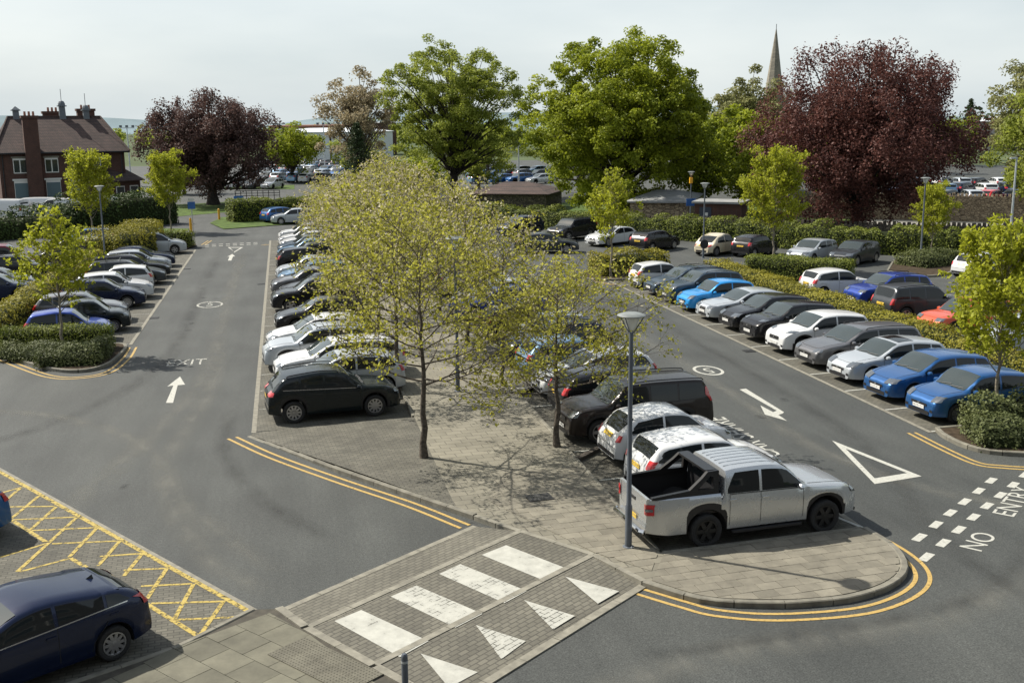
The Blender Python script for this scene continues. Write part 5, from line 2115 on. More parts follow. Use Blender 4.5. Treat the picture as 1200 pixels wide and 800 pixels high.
ch1 = street_tree(11, 6.5, 2.0, 3.5, 36, .102, 2.7, L_cherry, M_bark, r0=.105, ang0=1.42, bloss=.07, jit=.07)
ch2 = street_tree(12, 5.3, 1.55, 3.7, 36, .104, 3.1, L_cherry, M_bark, r0=.095, ang0=1.45, bloss=.06, jit=.07)
ch3 = street_tree(13, 6.0, 1.8, 3.1, 32, .122, 2.9, L_cherry, M_bark, r0=.10, ang0=1.3, bloss=.28, jit=.08)
ch4 = street_tree(14, 5.6, 1.7, 3.0, 32, .14, 2.7, L_cherry, M_bark, r0=.10, ang0=1.25, bloss=.46, jit=.10)
gI = 'blossoming trees on the paved island'
place_tree('blossom_tree', ch1, 3.32, 27.28, .3, 1.0, 'young blossoming tree with yellow-green leaves nearest on the paved island', 'tree', gI, top=6.75)
place_tree('blossom_tree', ch2, 7.02, 27.42, 1.2, 1.0, 'smaller yellow-green tree at the bay edge behind the lamp post', 'tree', gI, top=5.3)
place_tree('blossom_tree', ch3, 3.45, 34.9, 2.0, 1.0, 'blossoming tree behind the nearest one, left line of the island', 'tree', gI, top=6.6)
place_tree('blossom_tree', ch3, 7.0, 34.6, 4.1, .86, 'blossoming tree second in the right line of the island', 'tree', gI, top=6.0)
for i, (x, y, s, w) in enumerate(((3.45, 42.3, 1.0, 'third in the left line'), (7.0, 42.0, .95, 'third in the right line'), (3.45, 50, 1.05, 'fourth in the left line'), (7.0, 50, 1.0, 'fourth in the right line'),
                                  (3.45, 57.5, 1.02, 'fifth in the left line'), (7.0, 57.5, 1.05, 'fifth in the right line'), (3.45, 65, 1.08, 'sixth in the left line'), (7.0, 65, 1.0, 'sixth in the right line'),
                                  (3.45, 73, 1.05, 'seventh in the left line'), (7.0, 73, 1.1, 'seventh in the right line'), (3.45, 81, 1.15, 'last in the left line'), (7.0, 81, 1.15, 'last in the right line'))):
    place_tree('blossom_tree', ch4 if i % 3 else ch3, x, y, 1.7 * i + .5, s, 'blossoming tree ' + w + ' of the island', 'tree', gI, top=(6.6 if y < 56 else 6.7) * (1 + .05 * math.sin(3.1 * i)) - (1.2 if x < 5 and y > 60 else 0))

lm1 = street_tree(21, 5.7, 1.6, 2.0, 46, .15, 7, L_lime, M_barkp, r0=.07, ang0=1.0, jit=.06, shape='cone')
lm2 = street_tree(22, 7.0, 1.9, 2.6, 48, .18, 6.5, L_lime, M_barkp, r0=.085, ang0=.95, jit=.09, shape='oval')
gS = 'young lime-green street trees'
place_tree('lime_tree', lm1, -8.75, 43.9, .4, 1.0, 'slender bright lime-green tree in the left planting bed behind the shrubs', 'tree', gS)
place_tree('lime_tree', lm2, *G(1165, 501), 2.2, .76, 'bright lime-green tree in the right planting bed beside the bright blue small car', 'tree', gS)
place_tree('lime_tree', lm2, *G(905, 318), 1.0, .92, 'lime-green tree in the middle hedge in front of the copper beech', 'tree', gS)
place_tree('lime_tree', lm2, 40.3, 61.0, 3.0, .62, 'small lime-green tree beside the lamp post of the corner planting bed', 'tree', gS)
place_tree('lime_tree', lm1, *G(716, 326), 2.0, 1.08, 'thin lime-green tree in the far planting bed below the big chestnut', 'tree', gS)
place_tree('lime_tree', lm2, -14.6, 87.5, .0, (1.0, .90), 'lime-green tree in front of the red brick house', 'tree', gS)
place_tree('lime_tree', lm2, -9.5, 95.0, 4.0, (.92, .86), 'lime-green tree between the brick house and the dark copper beech', 'tree', gS)


# ---- big background trees: limbs, then leaf clumps spread through the crown
def big_tree(seed, h, rx, base, lm, bark, nclump, per, leaf, r0=.45, droop=0.0, flat=1.0, gap=.0, up=.6, shellw=.55, lobes=None, clr=1.25):
    g = Grow(seed)
    rng = g.rng
    zc = (h + base) / 2
    rz = (h - base) / 2
    # clump centres through an uneven ellipsoid, denser near its skin
    C = []
    ph = rng.uniform(0, 6.28, 8)
    while len(C) < nclump:
        d = unit(rng.normal(size=3))
        az = math.atan2(d[1], d[0])
        wob = 1 + .13 * math.sin(3 * az + ph[0]) + .10 * math.sin(5 * az + ph[1] + 3 * d[2]) + .08 * math.sin(7 * d[2] + ph[2])
        rr = min(rng.random() ** shellw * wob, 1.08)
        p = np.array([d[0] * rx * rr, d[1] * rx * rr, zc + d[2] * rz * rr * flat])
        if d[2] < -.2 and rng.random() < .25:
            continue
        if p[2] < base * .75:
            continue
        C.append(p)
    C = np.array(C)
    # trunk and limbs reach for a share of the clumps
    top = np.array([rng.normal() * .3, rng.normal() * .3, h * .72])
    TP = np.array([np.array([0, 0, -.1]) + (top - np.array([0, 0, -.1])) * t + np.array([math.sin(t * 5 + ph[3]), math.cos(t * 4 + ph[4]), 0]) * .15 * t for t in np.linspace(0, 1, 9)])
    g.tube(TP, r0 * (1 - np.linspace(0, 1, 9) * .8) * np.r_[1.5, np.ones(8)], 10)
    for k in rng.choice(len(C), min(len(C), 90), replace=False):
        c = C[k]
        t0 = np.clip(rng.uniform(.2, .75) * c[2] / h + .08, .16, .92)
        s = TP[0] + (TP[-1] - TP[0]) * t0
        mid = s + (c - s) * .5 + np.array([0, 0, .10 * np.linalg.norm(c - s) * (1 - droop * 2)])
        tt = np.linspace(0, 1, 7)[:, None]
        B = (1 - tt) ** 2 * s + 2 * tt * (1 - tt) * mid + tt ** 2 * c
        B += rng.normal(size=B.shape) * .08
        g.tube(B, np.linspace(r0 * .28, .025, 7), 5)
    # leaves
    n = len(C) * per
    idx = np.repeat(np.arange(len(C)), per)
    rad = rng.uniform(.6, 1.15, len(C))[idx] * clr
    d = unit(rng.normal(size=(n, 3)) + np.array([0, 0, .35]))
    P = C[idx] + d * (rad * rng.random(n) ** .45)[:, None] * np.array([1.1, 1.1, .75])
    if droop:
        P[:, 2] -= droop * rng.random(n) * 1.6
    V = leaf_quads(P, leaf, rng, up, out=d, outw=.7)
    Q = quads_of(V)
    ct = rng.normal(.5, .16, len(C))[idx]
    tone = np.clip(ct + rng.normal(0, .18, n), 0, 1)
    return g.bark_mesh('trunk', bark), quad_mesh('crown', V, Q, [lm], tone)


def big(name, args, x, y, label, cat='tree', rz=0.0, group='tall trees behind the car park', kw=None, sc=1.0):
    return place_tree(name, big_tree(*args, **(kw or {})), x, y, rz, sc, label, cat, group, z=0.0)


big('copper_beech', (31, 13.0, 7.9, 1.8, L_copper2, M_barkd, 420, 170, .26), *G(250, 240), 'dark copper beech with a broad crown beside the brick house', kw=dict(droop=.8, r0=.6, clr=.95))
big('copper_beech', (32, 14.7, 8.8, 1.7, L_copper, M_barkd, 760, 170, .21), *G(1003, 273), 'reddish copper beech with a broad drooping crown on the right', kw=dict(droop=.9, r0=.5, clr=.9))
big('sycamore_tree', (33, 18.8, 8.2, 1.8, L_syc, M_barkd, 520, 130, .27), 20.0, 128, 'tall open sycamore with branches showing between the leaves', kw=dict(r0=.55, shellw=.42, clr=.85))
big('chestnut_tree', (34, 16.6, 9.0, .6, L_green, M_barkd, 780, 150, .29), *G(727, 252), 'huge bright green chestnut with foliage down to the ground', kw=dict(r0=.6, shellw=.4, clr=.95))
big('willow_tree', (35, 15.0, 6.0, 2.0, L_pale, M_barkp, 150, 170, .36), 58, 130, 'pale spring tree between the chestnut and the copper beech, below the spire', kw=dict(r0=.4))
big('willow_tree', (36, 10.5, 6.0, 1.0, L_green, M_bark, 150, 150, .40), 50, 112, 'mid green tree right of the chestnut, lower than the pale one', kw=dict(r0=.4))
big('blossom_tree', (37, 16.0, 6.0, 3.0, L_pink, M_bark, 120, 120, .34), 10.5, 150, 'pinkish grey spring tree left of the tall sycamore', kw=dict(r0=.35, shellw=.45))
big('lime_tree', (38, 15.0, 6.5, 2.5, L_pale, M_bark, 170, 200, .30), 72.5, 92, 'yellow-green tree at the right picture edge above the stone wall', kw=dict(r0=.4))
big('lime_tree', (39, 11.0, 6.0, 1.5, L_syc, M_bark, 130, 180, .30), 67, 84, 'dull green tree at the right picture edge in front of the walled car park', kw=dict(r0=.35))
big('evergreen_tree', (40, 19.0, 5.0, 2.0, L_dark, M_barkd, 120, 150, .38), 118, 150, 'tall dark evergreen at the right picture edge behind the yellow-green tree', kw=dict(r0=.4))
big('hawthorn_tree', (41, 9.5, 5.5, 1.0, L_pale, M_bark, 90, 130, .36), 70, 128, 'grey-green hawthorn behind the walled car park on the right', kw=dict(r0=.3))
big('beech_tree', (43, 9.5, 4.5, 1.5, L_syc, M_bark, 110, 130, .36), 55, 104, 'green tree showing through the right of the copper beech', kw=dict(r0=.3))
big('round_tree', (42, 9.0, 5.2, 1.5, L_green, M_bark, 100, 130, .36), 1.5, 175, 'low green round tree beside the far-left car park', kw=dict(r0=.3))


def conifer(seed, h, r):
    rng = np.random.default_rng(seed)
    g = Grow(seed)
    g.tube(np.array([(0, 0, -.1), (0, 0, h * .5), (0, 0, h)]), [.22, .13, .02], 8)
    P = []
    for k in range(85):
        t = (k + .5) / 85
        z = h * (.08 + .92 * t)
        ln = r * (1 - t) ** .8 * rng.uniform(.75, 1.15) + .12
        az = 2.4 * k
        B = np.array([(math.cos(az) * ln * s, math.sin(az) * ln * s, z - .25 * ln * s + .12 * ln * s * s) for s in np.linspace(0, 1, 6)])
        g.tube(B, np.linspace(.04, .008, 6), 4)
        tt = rng.random(90) ** .6 * 5
        ii = np.minimum(tt.astype(int), 4)
        P.append(B[ii] + (B[ii + 1] - B[ii]) * (tt - ii)[:, None] + rng.normal(size=(90, 3)) * np.array([.16, .16, .10]))
    P = np.vstack(P)
    V = leaf_quads(P, .26, rng, .3, .35)
    return g.bark_mesh('trunk', M_barkd), quad_mesh('crown', V, quads_of(V), [L_dark], np.clip(rng.normal(.45, .25, len(P)), 0, 1))


con = conifer(51, 9.0, 2.6)
place_tree('conifer_tree', con, 8.0, 118, 0, 1.0, 'dark conifer behind the far end of the blossoming trees', 'tree', None, 0)
for i, (x, y, s) in enumerate(((176, 270, 1.9), (186, 268, 1.6), (214, 262, 2.1))):
    place_tree('conifer_tree', con, x, y, i, (s * .8, s), ('distant dark poplar-like tree %s the white warehouse' % ('left above', 'right above', 'far right of')[i]), 'tree', 'distant poplars', 0)


for i, (x, y, h, r, lm, lab) in enumerate((
        (41, 103, 8.0, 4.0, L_green, 'leafy green bush-like tree behind the sign-plate lamp post'), (46, 98, 6.5, 3.6, L_green, 'low green tree behind the brick shed'),
        (53, 95, 6.0, 3.2, L_syc, 'low olive tree left of the copper beech trunk'), (37, 132, 8.5, 5.0, L_syc, 'olive tree far behind the chestnut'),
        (27, 150, 8.0, 5.0, L_syc, 'olive tree behind the car park above the low brown roof'), (78, 150, 9.0, 5.5, L_green, 'green tree far behind the copper beech'),
        (92, 150, 10.0, 6.0, L_pale, 'pale tree behind the walled car park on the right'), (104, 165, 10.0, 6.0, L_green, 'green tree beside the distant warehouse'),
        (12, 170, 8, 5, L_syc, 'olive tree behind the pipe bridge'), (36, 190, 9, 6, L_green, 'green tree behind the car park above the low brown roof'), (48, 185, 9.5, 6, L_syc, 'olive tree far behind the chestnut, right side'), (62, 150, 9, 6, L_syc, 'olive tree below the church spire'), (70, 175, 10, 6.5, L_green, 'green tree far right of the church spire'), (112, 190, 10, 7, L_syc, 'olive tree behind the walled car park'), (128, 190, 10, 7, L_green, 'green tree behind the walled car park by the right edge'), (96, 195, 10, 7, L_pale, 'pale tree behind the walled car park, left part'),
        (14, 118, 5.0, 3.2, L_green, 'small green tree behind the far end of the island'), (-13, 150, 6.0, 3.5, L_syc, 'olive tree behind the brick house annex'))):
    big('background_tree', (80 + i, h, r, .6, lm, M_bark, 60, 110, .36), x, y, lab, kw=dict(r0=.22))


# ---- hedges and shrubs
def hedge_mesh(seed, line, w, h, lm, leaf=.10, dens=170, rough=.10, taper=.9, clumpy=0.0):
    """clipped hedge along a line: dark twiggy core under a skin of leaves"""
    rng = np.random.default_rng(seed)
    P = np.array(line, float)
    s = np.r_[0, np.cumsum(np.linalg.norm(np.diff(P, axis=0), axis=1))]
    L = s[-1]
    n = max(2, int(L / .5))
    t = np.linspace(0, L, n + 1)
    Q = np.stack([np.interp(t, s, P[:, 0]), np.interp(t, s, P[:, 1])], 1)
    T = unit(np.gradient(Q, axis=0))
    N = np.stack([-T[:, 1], T[:, 0]], 1)
    V, F = [], []
    ci, ch = w / 2 - .10, h - .10
    for i in range(n + 1):
        e = .12 if i in (0, n) else 0
        for a, z in ((-1, 0.0), (-1, ch * .7), (-.7 * taper, ch), (.7 * taper, ch), (1, ch * .7), (1, 0.0)):
            V.append((Q[i, 0] + N[i, 0] * a * ci + (T[i, 0] * (e if i == 0 else -e)), Q[i, 1] + N[i, 1] * a * ci + (T[i, 1] * (e if i == 0 else -e)), z))
    for i in range(n):
        for j in range(5):
            F.append((i * 6 + j, i * 6 + j + 1, (i + 1) * 6 + j + 1, (i + 1) * 6 + j))
    nc = len(F)
    F += [(0, 5, 4, 1), (1, 4, 3, 2), (n * 6, n * 6 + 1, n * 6 + 4, n * 6 + 5), (n * 6 + 1, n * 6 + 2, n * 6 + 3, n * 6 + 4)]
    # leaves over both sides, the top and the ends
    def surf(k, kind):
        u = rng.random(k) * L
        i = np.clip(np.searchsorted(t, u) - 1, 0, n - 1)
        f = (u - t[i]) / (t[1] - t[0])
        c = Q[i] + (Q[i + 1] - Q[i]) * f[:, None]
        nn = N[i]
        wav = rough * (np.sin(u * 2.3 + seed) + np.sin(u * 5.1 + 2 * seed) + np.sin(u * .9)) * .5
        if clumpy:
            wav = wav + clumpy * np.abs(np.sin(u * 1.7 + seed * .7))
        hh = h + wav
        if kind == 'top':
            a = rng.uniform(-1, 1, k)
            z = hh - .12 * np.abs(a) ** 3
            off = a * w / 2 * (taper + .02)
            out = np.stack([nn[:, 0] * a * .4, nn[:, 1] * a * .4, np.ones(k)], 1)
        else:
            a = np.where(rng.random(k) < .5, -1.0, 1.0)
            v = rng.random(k)
            z = v * hh
            off = a * (w / 2) * (1 - (1 - taper) * v) + a * wav * .3
            out = np.stack([nn[:, 0] * a, nn[:, 1] * a, np.full(k, .35)], 1)
        p = np.stack([c[:, 0] + nn[:, 0] * off, c[:, 1] + nn[:, 1] * off, z], 1)
        return p + rng.normal(size=p.shape) * .05, out
    p1, o1 = surf(int(dens * L * w), 'top')
    p2, o2 = surf(int(dens * L * h * 1.7), 'side')
    pe, oe = [], []
    for e, sg in ((0, -1), (n, 1)):
        k = int(dens * w * h * 1.2)
        a = rng.uniform(-.5, .5, k) * w * .95
        pe.append(np.stack([Q[e, 0] + N[e, 0] * a + T[e, 0] * sg * .03, Q[e, 1] + N[e, 1] * a + T[e, 1] * sg * .03, rng.random(k) * h], 1) + rng.normal(size=(k, 3)) * .05)
        oe.append(np.tile([T[e, 0] * sg, T[e, 1] * sg, .3], (k, 1)))
    P_ = np.vstack([p1, p2] + pe)
    O_ = unit(np.vstack([o1, o2] + oe))
    LV = leaf_quads(P_, leaf, rng, .2, .7, O_, 1.3)
    LQ = quads_of(LV)
    V = np.array(V)
    allV = np.vstack([V, LV])
    allQ = np.vstack([np.array(F, dtype=np.int32), LQ + len(V)])
    # patches of new growth
    pt = .5 + .25 * np.sin(P_[:, 0] * 1.3 + seed) * np.cos(P_[:, 1] * 1.1 + seed)
    tone = np.r_[np.zeros(len(F)), np.clip(pt + rng.normal(0, .17, len(LQ)), 0, 1)]
    mi = np.r_[np.ones(len(F)), np.zeros(len(LQ))]
    return quad_mesh('hedge', allV, allQ, [lm, M_core], tone, mi=mi.astype(np.int32))


def hedge(name, seed, line, w, h, lm, label, cat='hedge', z=.1, **k):
    P = np.array(line, float)
    o = link(name, hedge_mesh(seed, P, w, h, lm, **k), None, (0, 0, z))
    return tag(o, label, cat)


hedge('clipped_hedge', 1, [(-11.2, 44.9), (-7.1, 44.6)], 1.0, .95, L_hedge, 'clipped hedge in the left planting bed in front of the royal blue car', leaf=.07, dens=480, rough=.05)
for i, (x, y, w, d, h, lab) in enumerate(((-9.6, 43.3, 2.6, 1.3, .45, 'low shrub left of the tree foot in the left planting bed'), (-8.2, 42.2, 2.2, 1.6, .5, 'low shrub at the tip of the left planting bed'), (-7.45, 43.2, 1.0, 1.8, .5, 'low shrub at the exit-road edge of the left planting bed'))):
    hedge('low_shrub', 60 + i, [(x - w / 2, y + (.25 * w if i == 0 else 0)), (x + w / 2, y - (.25 * w if i == 0 else 0))], d, h, L_shrub, lab, 'shrub', leaf=.07, dens=560, rough=.12, taper=.75, clumpy=.1)
hedge('boundary_hedge', 2, [(-12.1, 46.0), (-12.0, 60), (-11.9, 74)], 1.2, 1.15, L_hedgey, 'yellow-green hedge between the two left-hand rows of cars', leaf=.11, dens=150)
hedge('bushy_hedge', 3, [(-11.8, 72.5), (-10.2, 77.0), (-10.0, 82)], 2.6, 1.7, L_hedgey, 'bushy yellow-green hedge behind the pale people carrier', leaf=.13, dens=150, rough=.3, clumpy=.35)
hedge('clipped_hedge', 4, [(-9.6, 83.4), (-6.9, 82.6)], 1.4, 1.1, L_hedge, 'short clipped hedge at the far left corner of the exit road', leaf=.11, dens=170)
hedge('tall_hedge', 5, [(-46, 82), (-27.5, 89.5), (-18, 98)], 3.0, 1.6, L_laurel, 'tall dark hedge in front of the parked vans on the left', leaf=.2, dens=60, rough=.5, clumpy=.7, z=0)
hedge('tall_hedge', 6, [(-18.5, 98), (-14, 102), (-10.8, 105.5)], 3.0, 2.5, L_laurel, 'tall dark hedge right of the lamp post in front of the brick house', leaf=.2, dens=60, rough=.4, clumpy=.5, z=0)
hedge('box_hedge', 7, [(-5.0, 104), (1.2, 106.5), (6, 108)], 2.2, 2.0, L_hedge, 'thick green hedge behind the two cars at the head of the exit road', leaf=.16, dens=95, rough=.2, z=0)
hedge('clipped_hedge', 8, [(23.9, 27.3), (23.9, 40), (23.95, 57.0)], 1.5, 1.0, L_hedgey, 'long yellow-green hedge between the two right-hand rows of cars', leaf=.09, dens=270, rough=.08)
hedge('clipped_hedge', 9, [(25.8, 56.6), (30.2, 53.0)], 1.7, 1.25, L_hedge, 'square-cut hedge below the lime-green tree in front of the silver hatchback', leaf=.09, dens=270, rough=.06)
hedge('clipped_hedge', 10, [(17.7, 60.2), (22.0, 60.6)], 2.2, 1.1, L_hedgey, 'bushy hedge of the far planting bed around the thin lime tree', leaf=.12, dens=170, rough=.25, clumpy=.15)
hedge('boundary_hedge', 11, [(17.5, 96.5), (22.5, 88.5), (31, 76)], 1.8, 1.5, L_hedge, 'boundary hedge behind the big black off-roader, left stretch', leaf=.14, dens=130, rough=.3, clumpy=.15, z=0)
hedge('boundary_hedge', 12, [(31.2, 75.7), (37.8, 66.5), (42.5, 63.3), (48.5, 56.5)], 1.8, 1.55, L_hedge, 'boundary hedge under the copper beech, right stretch', leaf=.14, dens=130, rough=.3, clumpy=.2, z=0)
hedge('low_shrub', 13, [(37.2, 58.4), (40.5, 59.6)], 2.4, .6, L_shrub, 'low shrubs around the lamp post of the corner planting bed', 'shrub', leaf=.12, dens=200, clumpy=.2)
hedge('low_shrub', 14, [(18.35, 25.3), (20.5, 24.75), (24, 24.5)], 1.7, .5, L_shrub, 'low dull shrub along the kerb of the right planting bed', 'shrub', leaf=.08, dens=450, rough=.14, taper=.7, clumpy=.1)
hedge('low_shrub', 15, [(19.0, 26.2), (21.5, 26.1), (26, 25.6)], 1.3, .75, L_shrub, 'bronze-green shrub behind the low one in the right planting bed', 'shrub', leaf=.09, dens=380, rough=.2, taper=.7, clumpy=.2)

# ------------------------------------------------------------------ street furniture
M_post = mat('grey_post_paint', (0.10, 0.115, 0.135), 0.45, metal=0.3, var=0.15, scale=3)
M_galv = mat('galvanised_steel', (0.42, 0.45, 0.46), 0.5, metal=0.5, var=0.15, scale=4)
M_lens = mat('lamp_bowl', (0.62, 0.64, 0.60), 0.25, coat=0.5)
M_lampt = mat('lamp_lid', (0.17, 0.185, 0.18), 0.5, var=0.2, scale=5)
M_brick = brick_mat('red_brick', (0.062, 0.024, 0.016), (0.09, 0.035, 0.022), (0.07, 0.055, 0.045), 0.225, 0.075, 0, 0.010, wall=True, var=0.25)
M_tile = brick_mat('roof_tiles', (0.05, 0.032, 0.027), (0.075, 0.046, 0.038), (0.025, 0.017, 0.015), 0.26, 0.34, 0, 0.03, wall=True, var=0.3)
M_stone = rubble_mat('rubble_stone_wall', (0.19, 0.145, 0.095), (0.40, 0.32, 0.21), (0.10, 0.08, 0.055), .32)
M_stoned = rubble_mat('dark_rubble_wall', (0.055, 0.045, 0.036), (0.14, 0.115, 0.085), (0.03, 0.026, 0.02), .32)  # boundary wall's shade is put into this darker stone; low building shares it
M_frame = mat('white_window_frame', (0.62, 0.62, 0.58), 0.5)
M_pane = mat('window_pane', (0.02, 0.028, 0.03), 0.06, spec=0.8)
M_blind = mat('blue_shutter', (0.09, 0.14, 0.155), 0.6)
M_lead = mat('lead_grey', (0.11, 0.125, 0.14), 0.5, metal=0.3)
M_pale2 = mat('pale_cladding', (0.55, 0.58, 0.60), 0.5, var=0.06, scale=.3)
M_slate = mat('grey_roof', (0.22, 0.225, 0.22), 0.8, var=0.2, scale=1.5)
M_rust = mat('rust_brown', (0.25, 0.11, 0.07), 0.7, var=0.2, scale=1)
M_yel = mat('yellow_plastic', (0.72, 0.36, 0.02), 0.4)
M_blue = mat('blue_sign', (0.03, 0.12, 0.36), 0.4)
M_spire = brick_mat('spire_stone', (0.16, 0.145, 0.115), (0.21, 0.19, 0.15), (0.12, 0.11, 0.09), 0.9, 0.45, 0, 0.02, wall=True, var=0.2)


def lamp_post(x, y, h, label, z=0.0, disc=.62, r=.055, name='lamp_post'):
    e = link(name, None, None, (x, y, z))
    tag(e, label, 'lamp post', 'round-topped lamp posts')
    MB().tube([(0, 0, 0), (0, 0, .9), (0, 0, .95), (0, 0, h - .35)], [r * 1.35, r * 1.35, r, r * .8], 12).build('post', M_post, e, smooth=True)
    MB().lathe([(r * 2.2, 0), (r * 2.2, .02), (r * 1.4, .035)], 12).build('base_plate', M_post, e)
    d = disc / 2
    hd = MB().lathe([(0.001, .055), (d * .6, .045), (d * .95, .012), (d, 0), (d * .96, -.02), (d * .7, -.028), (.001, -.028)], 28)
    hd.build('lamp_lid', M_lampt, e, (0, 0, h), smooth=True)
    bw = MB().lathe([(d * .62, -.03), (d * .42, -.20), (.06, -.30), (.001, -.30)], 20)
    bw.build('lamp_bowl', M_lens, e, (0, 0, h), smooth=True)
    st = MB()
    for k in range(4):
        a = math.pi / 4 + k * math.pi / 2
        MB().tube([(math.cos(a) * d * .93, math.sin(a) * d * .93, -.02), (math.cos(a) * .05, math.sin(a) * .05, -.36)], .012, 6).build('strut', M_post, e, (0, 0, h))
    return e


lamp_post(6.7, 20.15, 4.93, 'grey lamp post with a round flat top beside the silver pickup', ZI, .58)
lamp_post(5.35, 34.2, 5.1, 'lamp post among the blossoming trees, its lid just clear of the leaves', ZI)
lamp_post(5.35, 57.0, 5.1, 'lamp post far up the island among the blossoming trees', ZI)
lamp_post(26.95, 66.3, 4.9, 'lamp post behind the middle hedge beside the cream rounded car', 0)
lamp_post(38.5, 59.4, 5.25, 'lamp post in the corner planting bed under the copper beech', .1)
lamp_post(-11.3, 71.6, 5.1, 'lamp post in the bushy hedge on the left', .1)
pl = lamp_post(33.9, 86.5, 4.7, 'lamp post with a blue sign plate behind the boundary hedge', 0)
MB().box((0, -.08, 2.15), (.85, .03, .62), bev=.01).build('sign_plate', M_blue, pl)
MB().box((-.05, -.10, 4.0), (.28, .2, .5), bev=.04).build('yellow_box', M_yel, pl)
# round no-entry style plate on the lamp by the cream car is seen from its dark back
sp = link('road_sign', None, None, (26.95, 66.15, 0))
tag(sp, 'dark round sign back fixed low on the lamp post by the cream car', 'road sign')
_q = MB().lathe([(0.001, 0), (.3, 0), (.3, .02), (.001, .02)], 20, axis='y')
_q.build('sign_disc', M_trim, sp, (-.02, -.04, .95))
MB().box((0, .05, .95), (.06, .1, .3)).build('bracket', M_post, sp)
# tall street light at the right edge
e = link('street_light', None, None, (46.35, 61.6, 0))
tag(e, 'tall pale street light near the right picture edge', 'street light')
MB().tube([(0, 0, 0), (0, 0, 1.2), (0, 0, 6.0), (0, 0, 6.35)], [.085, .085, .06, .055], 10).build('post', M_galv, e, smooth=True)
MB().box((-.22, 0, 6.38), (.5, .2, .10), bev=.04).build('lamp_head', M_galv, e)

# bollard on the corner pavement
e = link('bollard', None, None, (1.42, 14.72, .10))
tag(e, 'grey round-topped steel bollard at the bottom edge beside the zebra crossing', 'bollard')
MB().lathe([(.05, 0), (.05, .93), (.047, .96), (.03, .985), (.001, .99)], 16).build('post', M_post, e, smooth=True)
MB().lathe([(.0535, .84), (.0535, .88)], 16).build('band', M_galv, e, smooth=True)

# blue arrow sign with yellow bollard, second bollard, blue board at the exit
x, y = G(224, 272)
e = tag(link('keep_left_bollard', None, None, (x, y, 0)), 'yellow bollard post at the foot of the blue arrow sign by the exit', 'bollard')
MB().tube([(0, 0, 0), (0, 0, 1.15)], [.11, .10], 10).build('post', M_yel, e)
MB().lathe([(.1, 1.15), (.06, 1.2), (.001, 1.21)], 10).build('cap', M_yel, e)
e = tag(link('arrow_sign', None, None, (x + .15, y + .25, 0)), 'round blue arrow sign on a grey pole by the exit', 'road sign')
MB().tube([(0, 0, 0), (0, 0, 2.6)], .04, 8).build('pole', M_galv, e)
MB().box((0, -.06, 2.25), (.62, .03, .62), bev=.18).build('sign_disc', M_blue, e)
MB().box((0, -.08, 2.72), (.5, .03, .22), bev=.02).build('sign_plate', M_frame, e)
x, y = G(257, 258)
e = tag(link('verge_bollard', None, None, (x, y, 0.05)), 'yellow bollard post on the grass verge left of the thick hedge', 'bollard')
MB().tube([(0, 0, 0), (0, 0, 1.0)], [.11, .10], 10).build('post', M_yel, e)
MB().lathe([(.1, 1.0), (.06, 1.05), (.001, 1.06)], 10).build('cap', M_yel, e)
x, y = G(281, 254)
e = tag(link('information_board', None, None, (x, y, 0)), 'dark blue board on two posts beside the thick hedge', 'sign')
for s in (-.35, .35):
    MB().tube([(s, 0, 0), (s, 0, 2.0)], .04, 8).build('pole', M_galv, e)
MB().box((0, -.06, 1.5), (.95, .04, 1.1), bev=.02).build('board', M_blue, e)

# low railing before the far-left car park
e = tag(link('railing', None, None, (*G(276, 234), 0)), 'dark low railing beyond the thick hedge', 'railing')
x0, y0 = G(276, 234)
x1, y1 = G(328, 233)
for i in range(9):
    t = i / 8
    MB().box(((x1 - x0) * t, (y1 - y0) * t, .55), (.08, .08, 1.1)).build('post', M_trim, e)
for zz in (.45, .75, 1.05):
    MB().tube([(0, 0, zz), (x1 - x0, y1 - y0, zz)], .045, 6).build('rail', M_trim, e)


# ------------------------------------------------------------------ walls and small buildings
def stone_wall(name, pts, h, th, m, label, seed):
    rnd = random.Random(seed)
    e = tag(link(name, None, None, (0, 0, 0)), label, 'wall')
    P = [np.array(p) for p in pts]
    b = MB()
    cp = MB()
    for a, c in zip(P[:-1], P[1:]):
        d = c - a
        L = np.linalg.norm(d)
        ang = math.atan2(d[1], d[0])
        m_ = (a + c) / 2
        b.box((m_[0], m_[1], h / 2 - .1), (L, th, h + .2), ang)
        n = int(L / .34)
        for i in range(n):
            q = a + d * ((i + .5) / n)
            cp.box((q[0], q[1], h + .09), (.28 * rnd.uniform(.7, 1.1), th * .9, rnd.uniform(.16, .42)), ang + rnd.uniform(-.1, .1), taper=rnd.uniform(.6, .9))
    b.build('wall_face', m, e)
    o = cp.build('coping_stones', m, e)
    o['kind'] = 'stuff'
    return e


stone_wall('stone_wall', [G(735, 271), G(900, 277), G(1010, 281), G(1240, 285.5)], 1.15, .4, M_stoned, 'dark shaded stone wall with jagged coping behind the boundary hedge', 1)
stone_wall('stone_wall', [G(930, 255), G(1060, 257.5), G(1230, 262)], 2.2, .45, M_stone, 'tan stone wall with jagged coping below the walled car park on the right', 2)
sheet('lane_behind_wall', [G(900, 268), G(1260, 277), G(1260, 264), G(900, 257)], .02, mat('pale_asphalt', (0.22, 0.21, 0.185), .9, var=.15, scale=2))

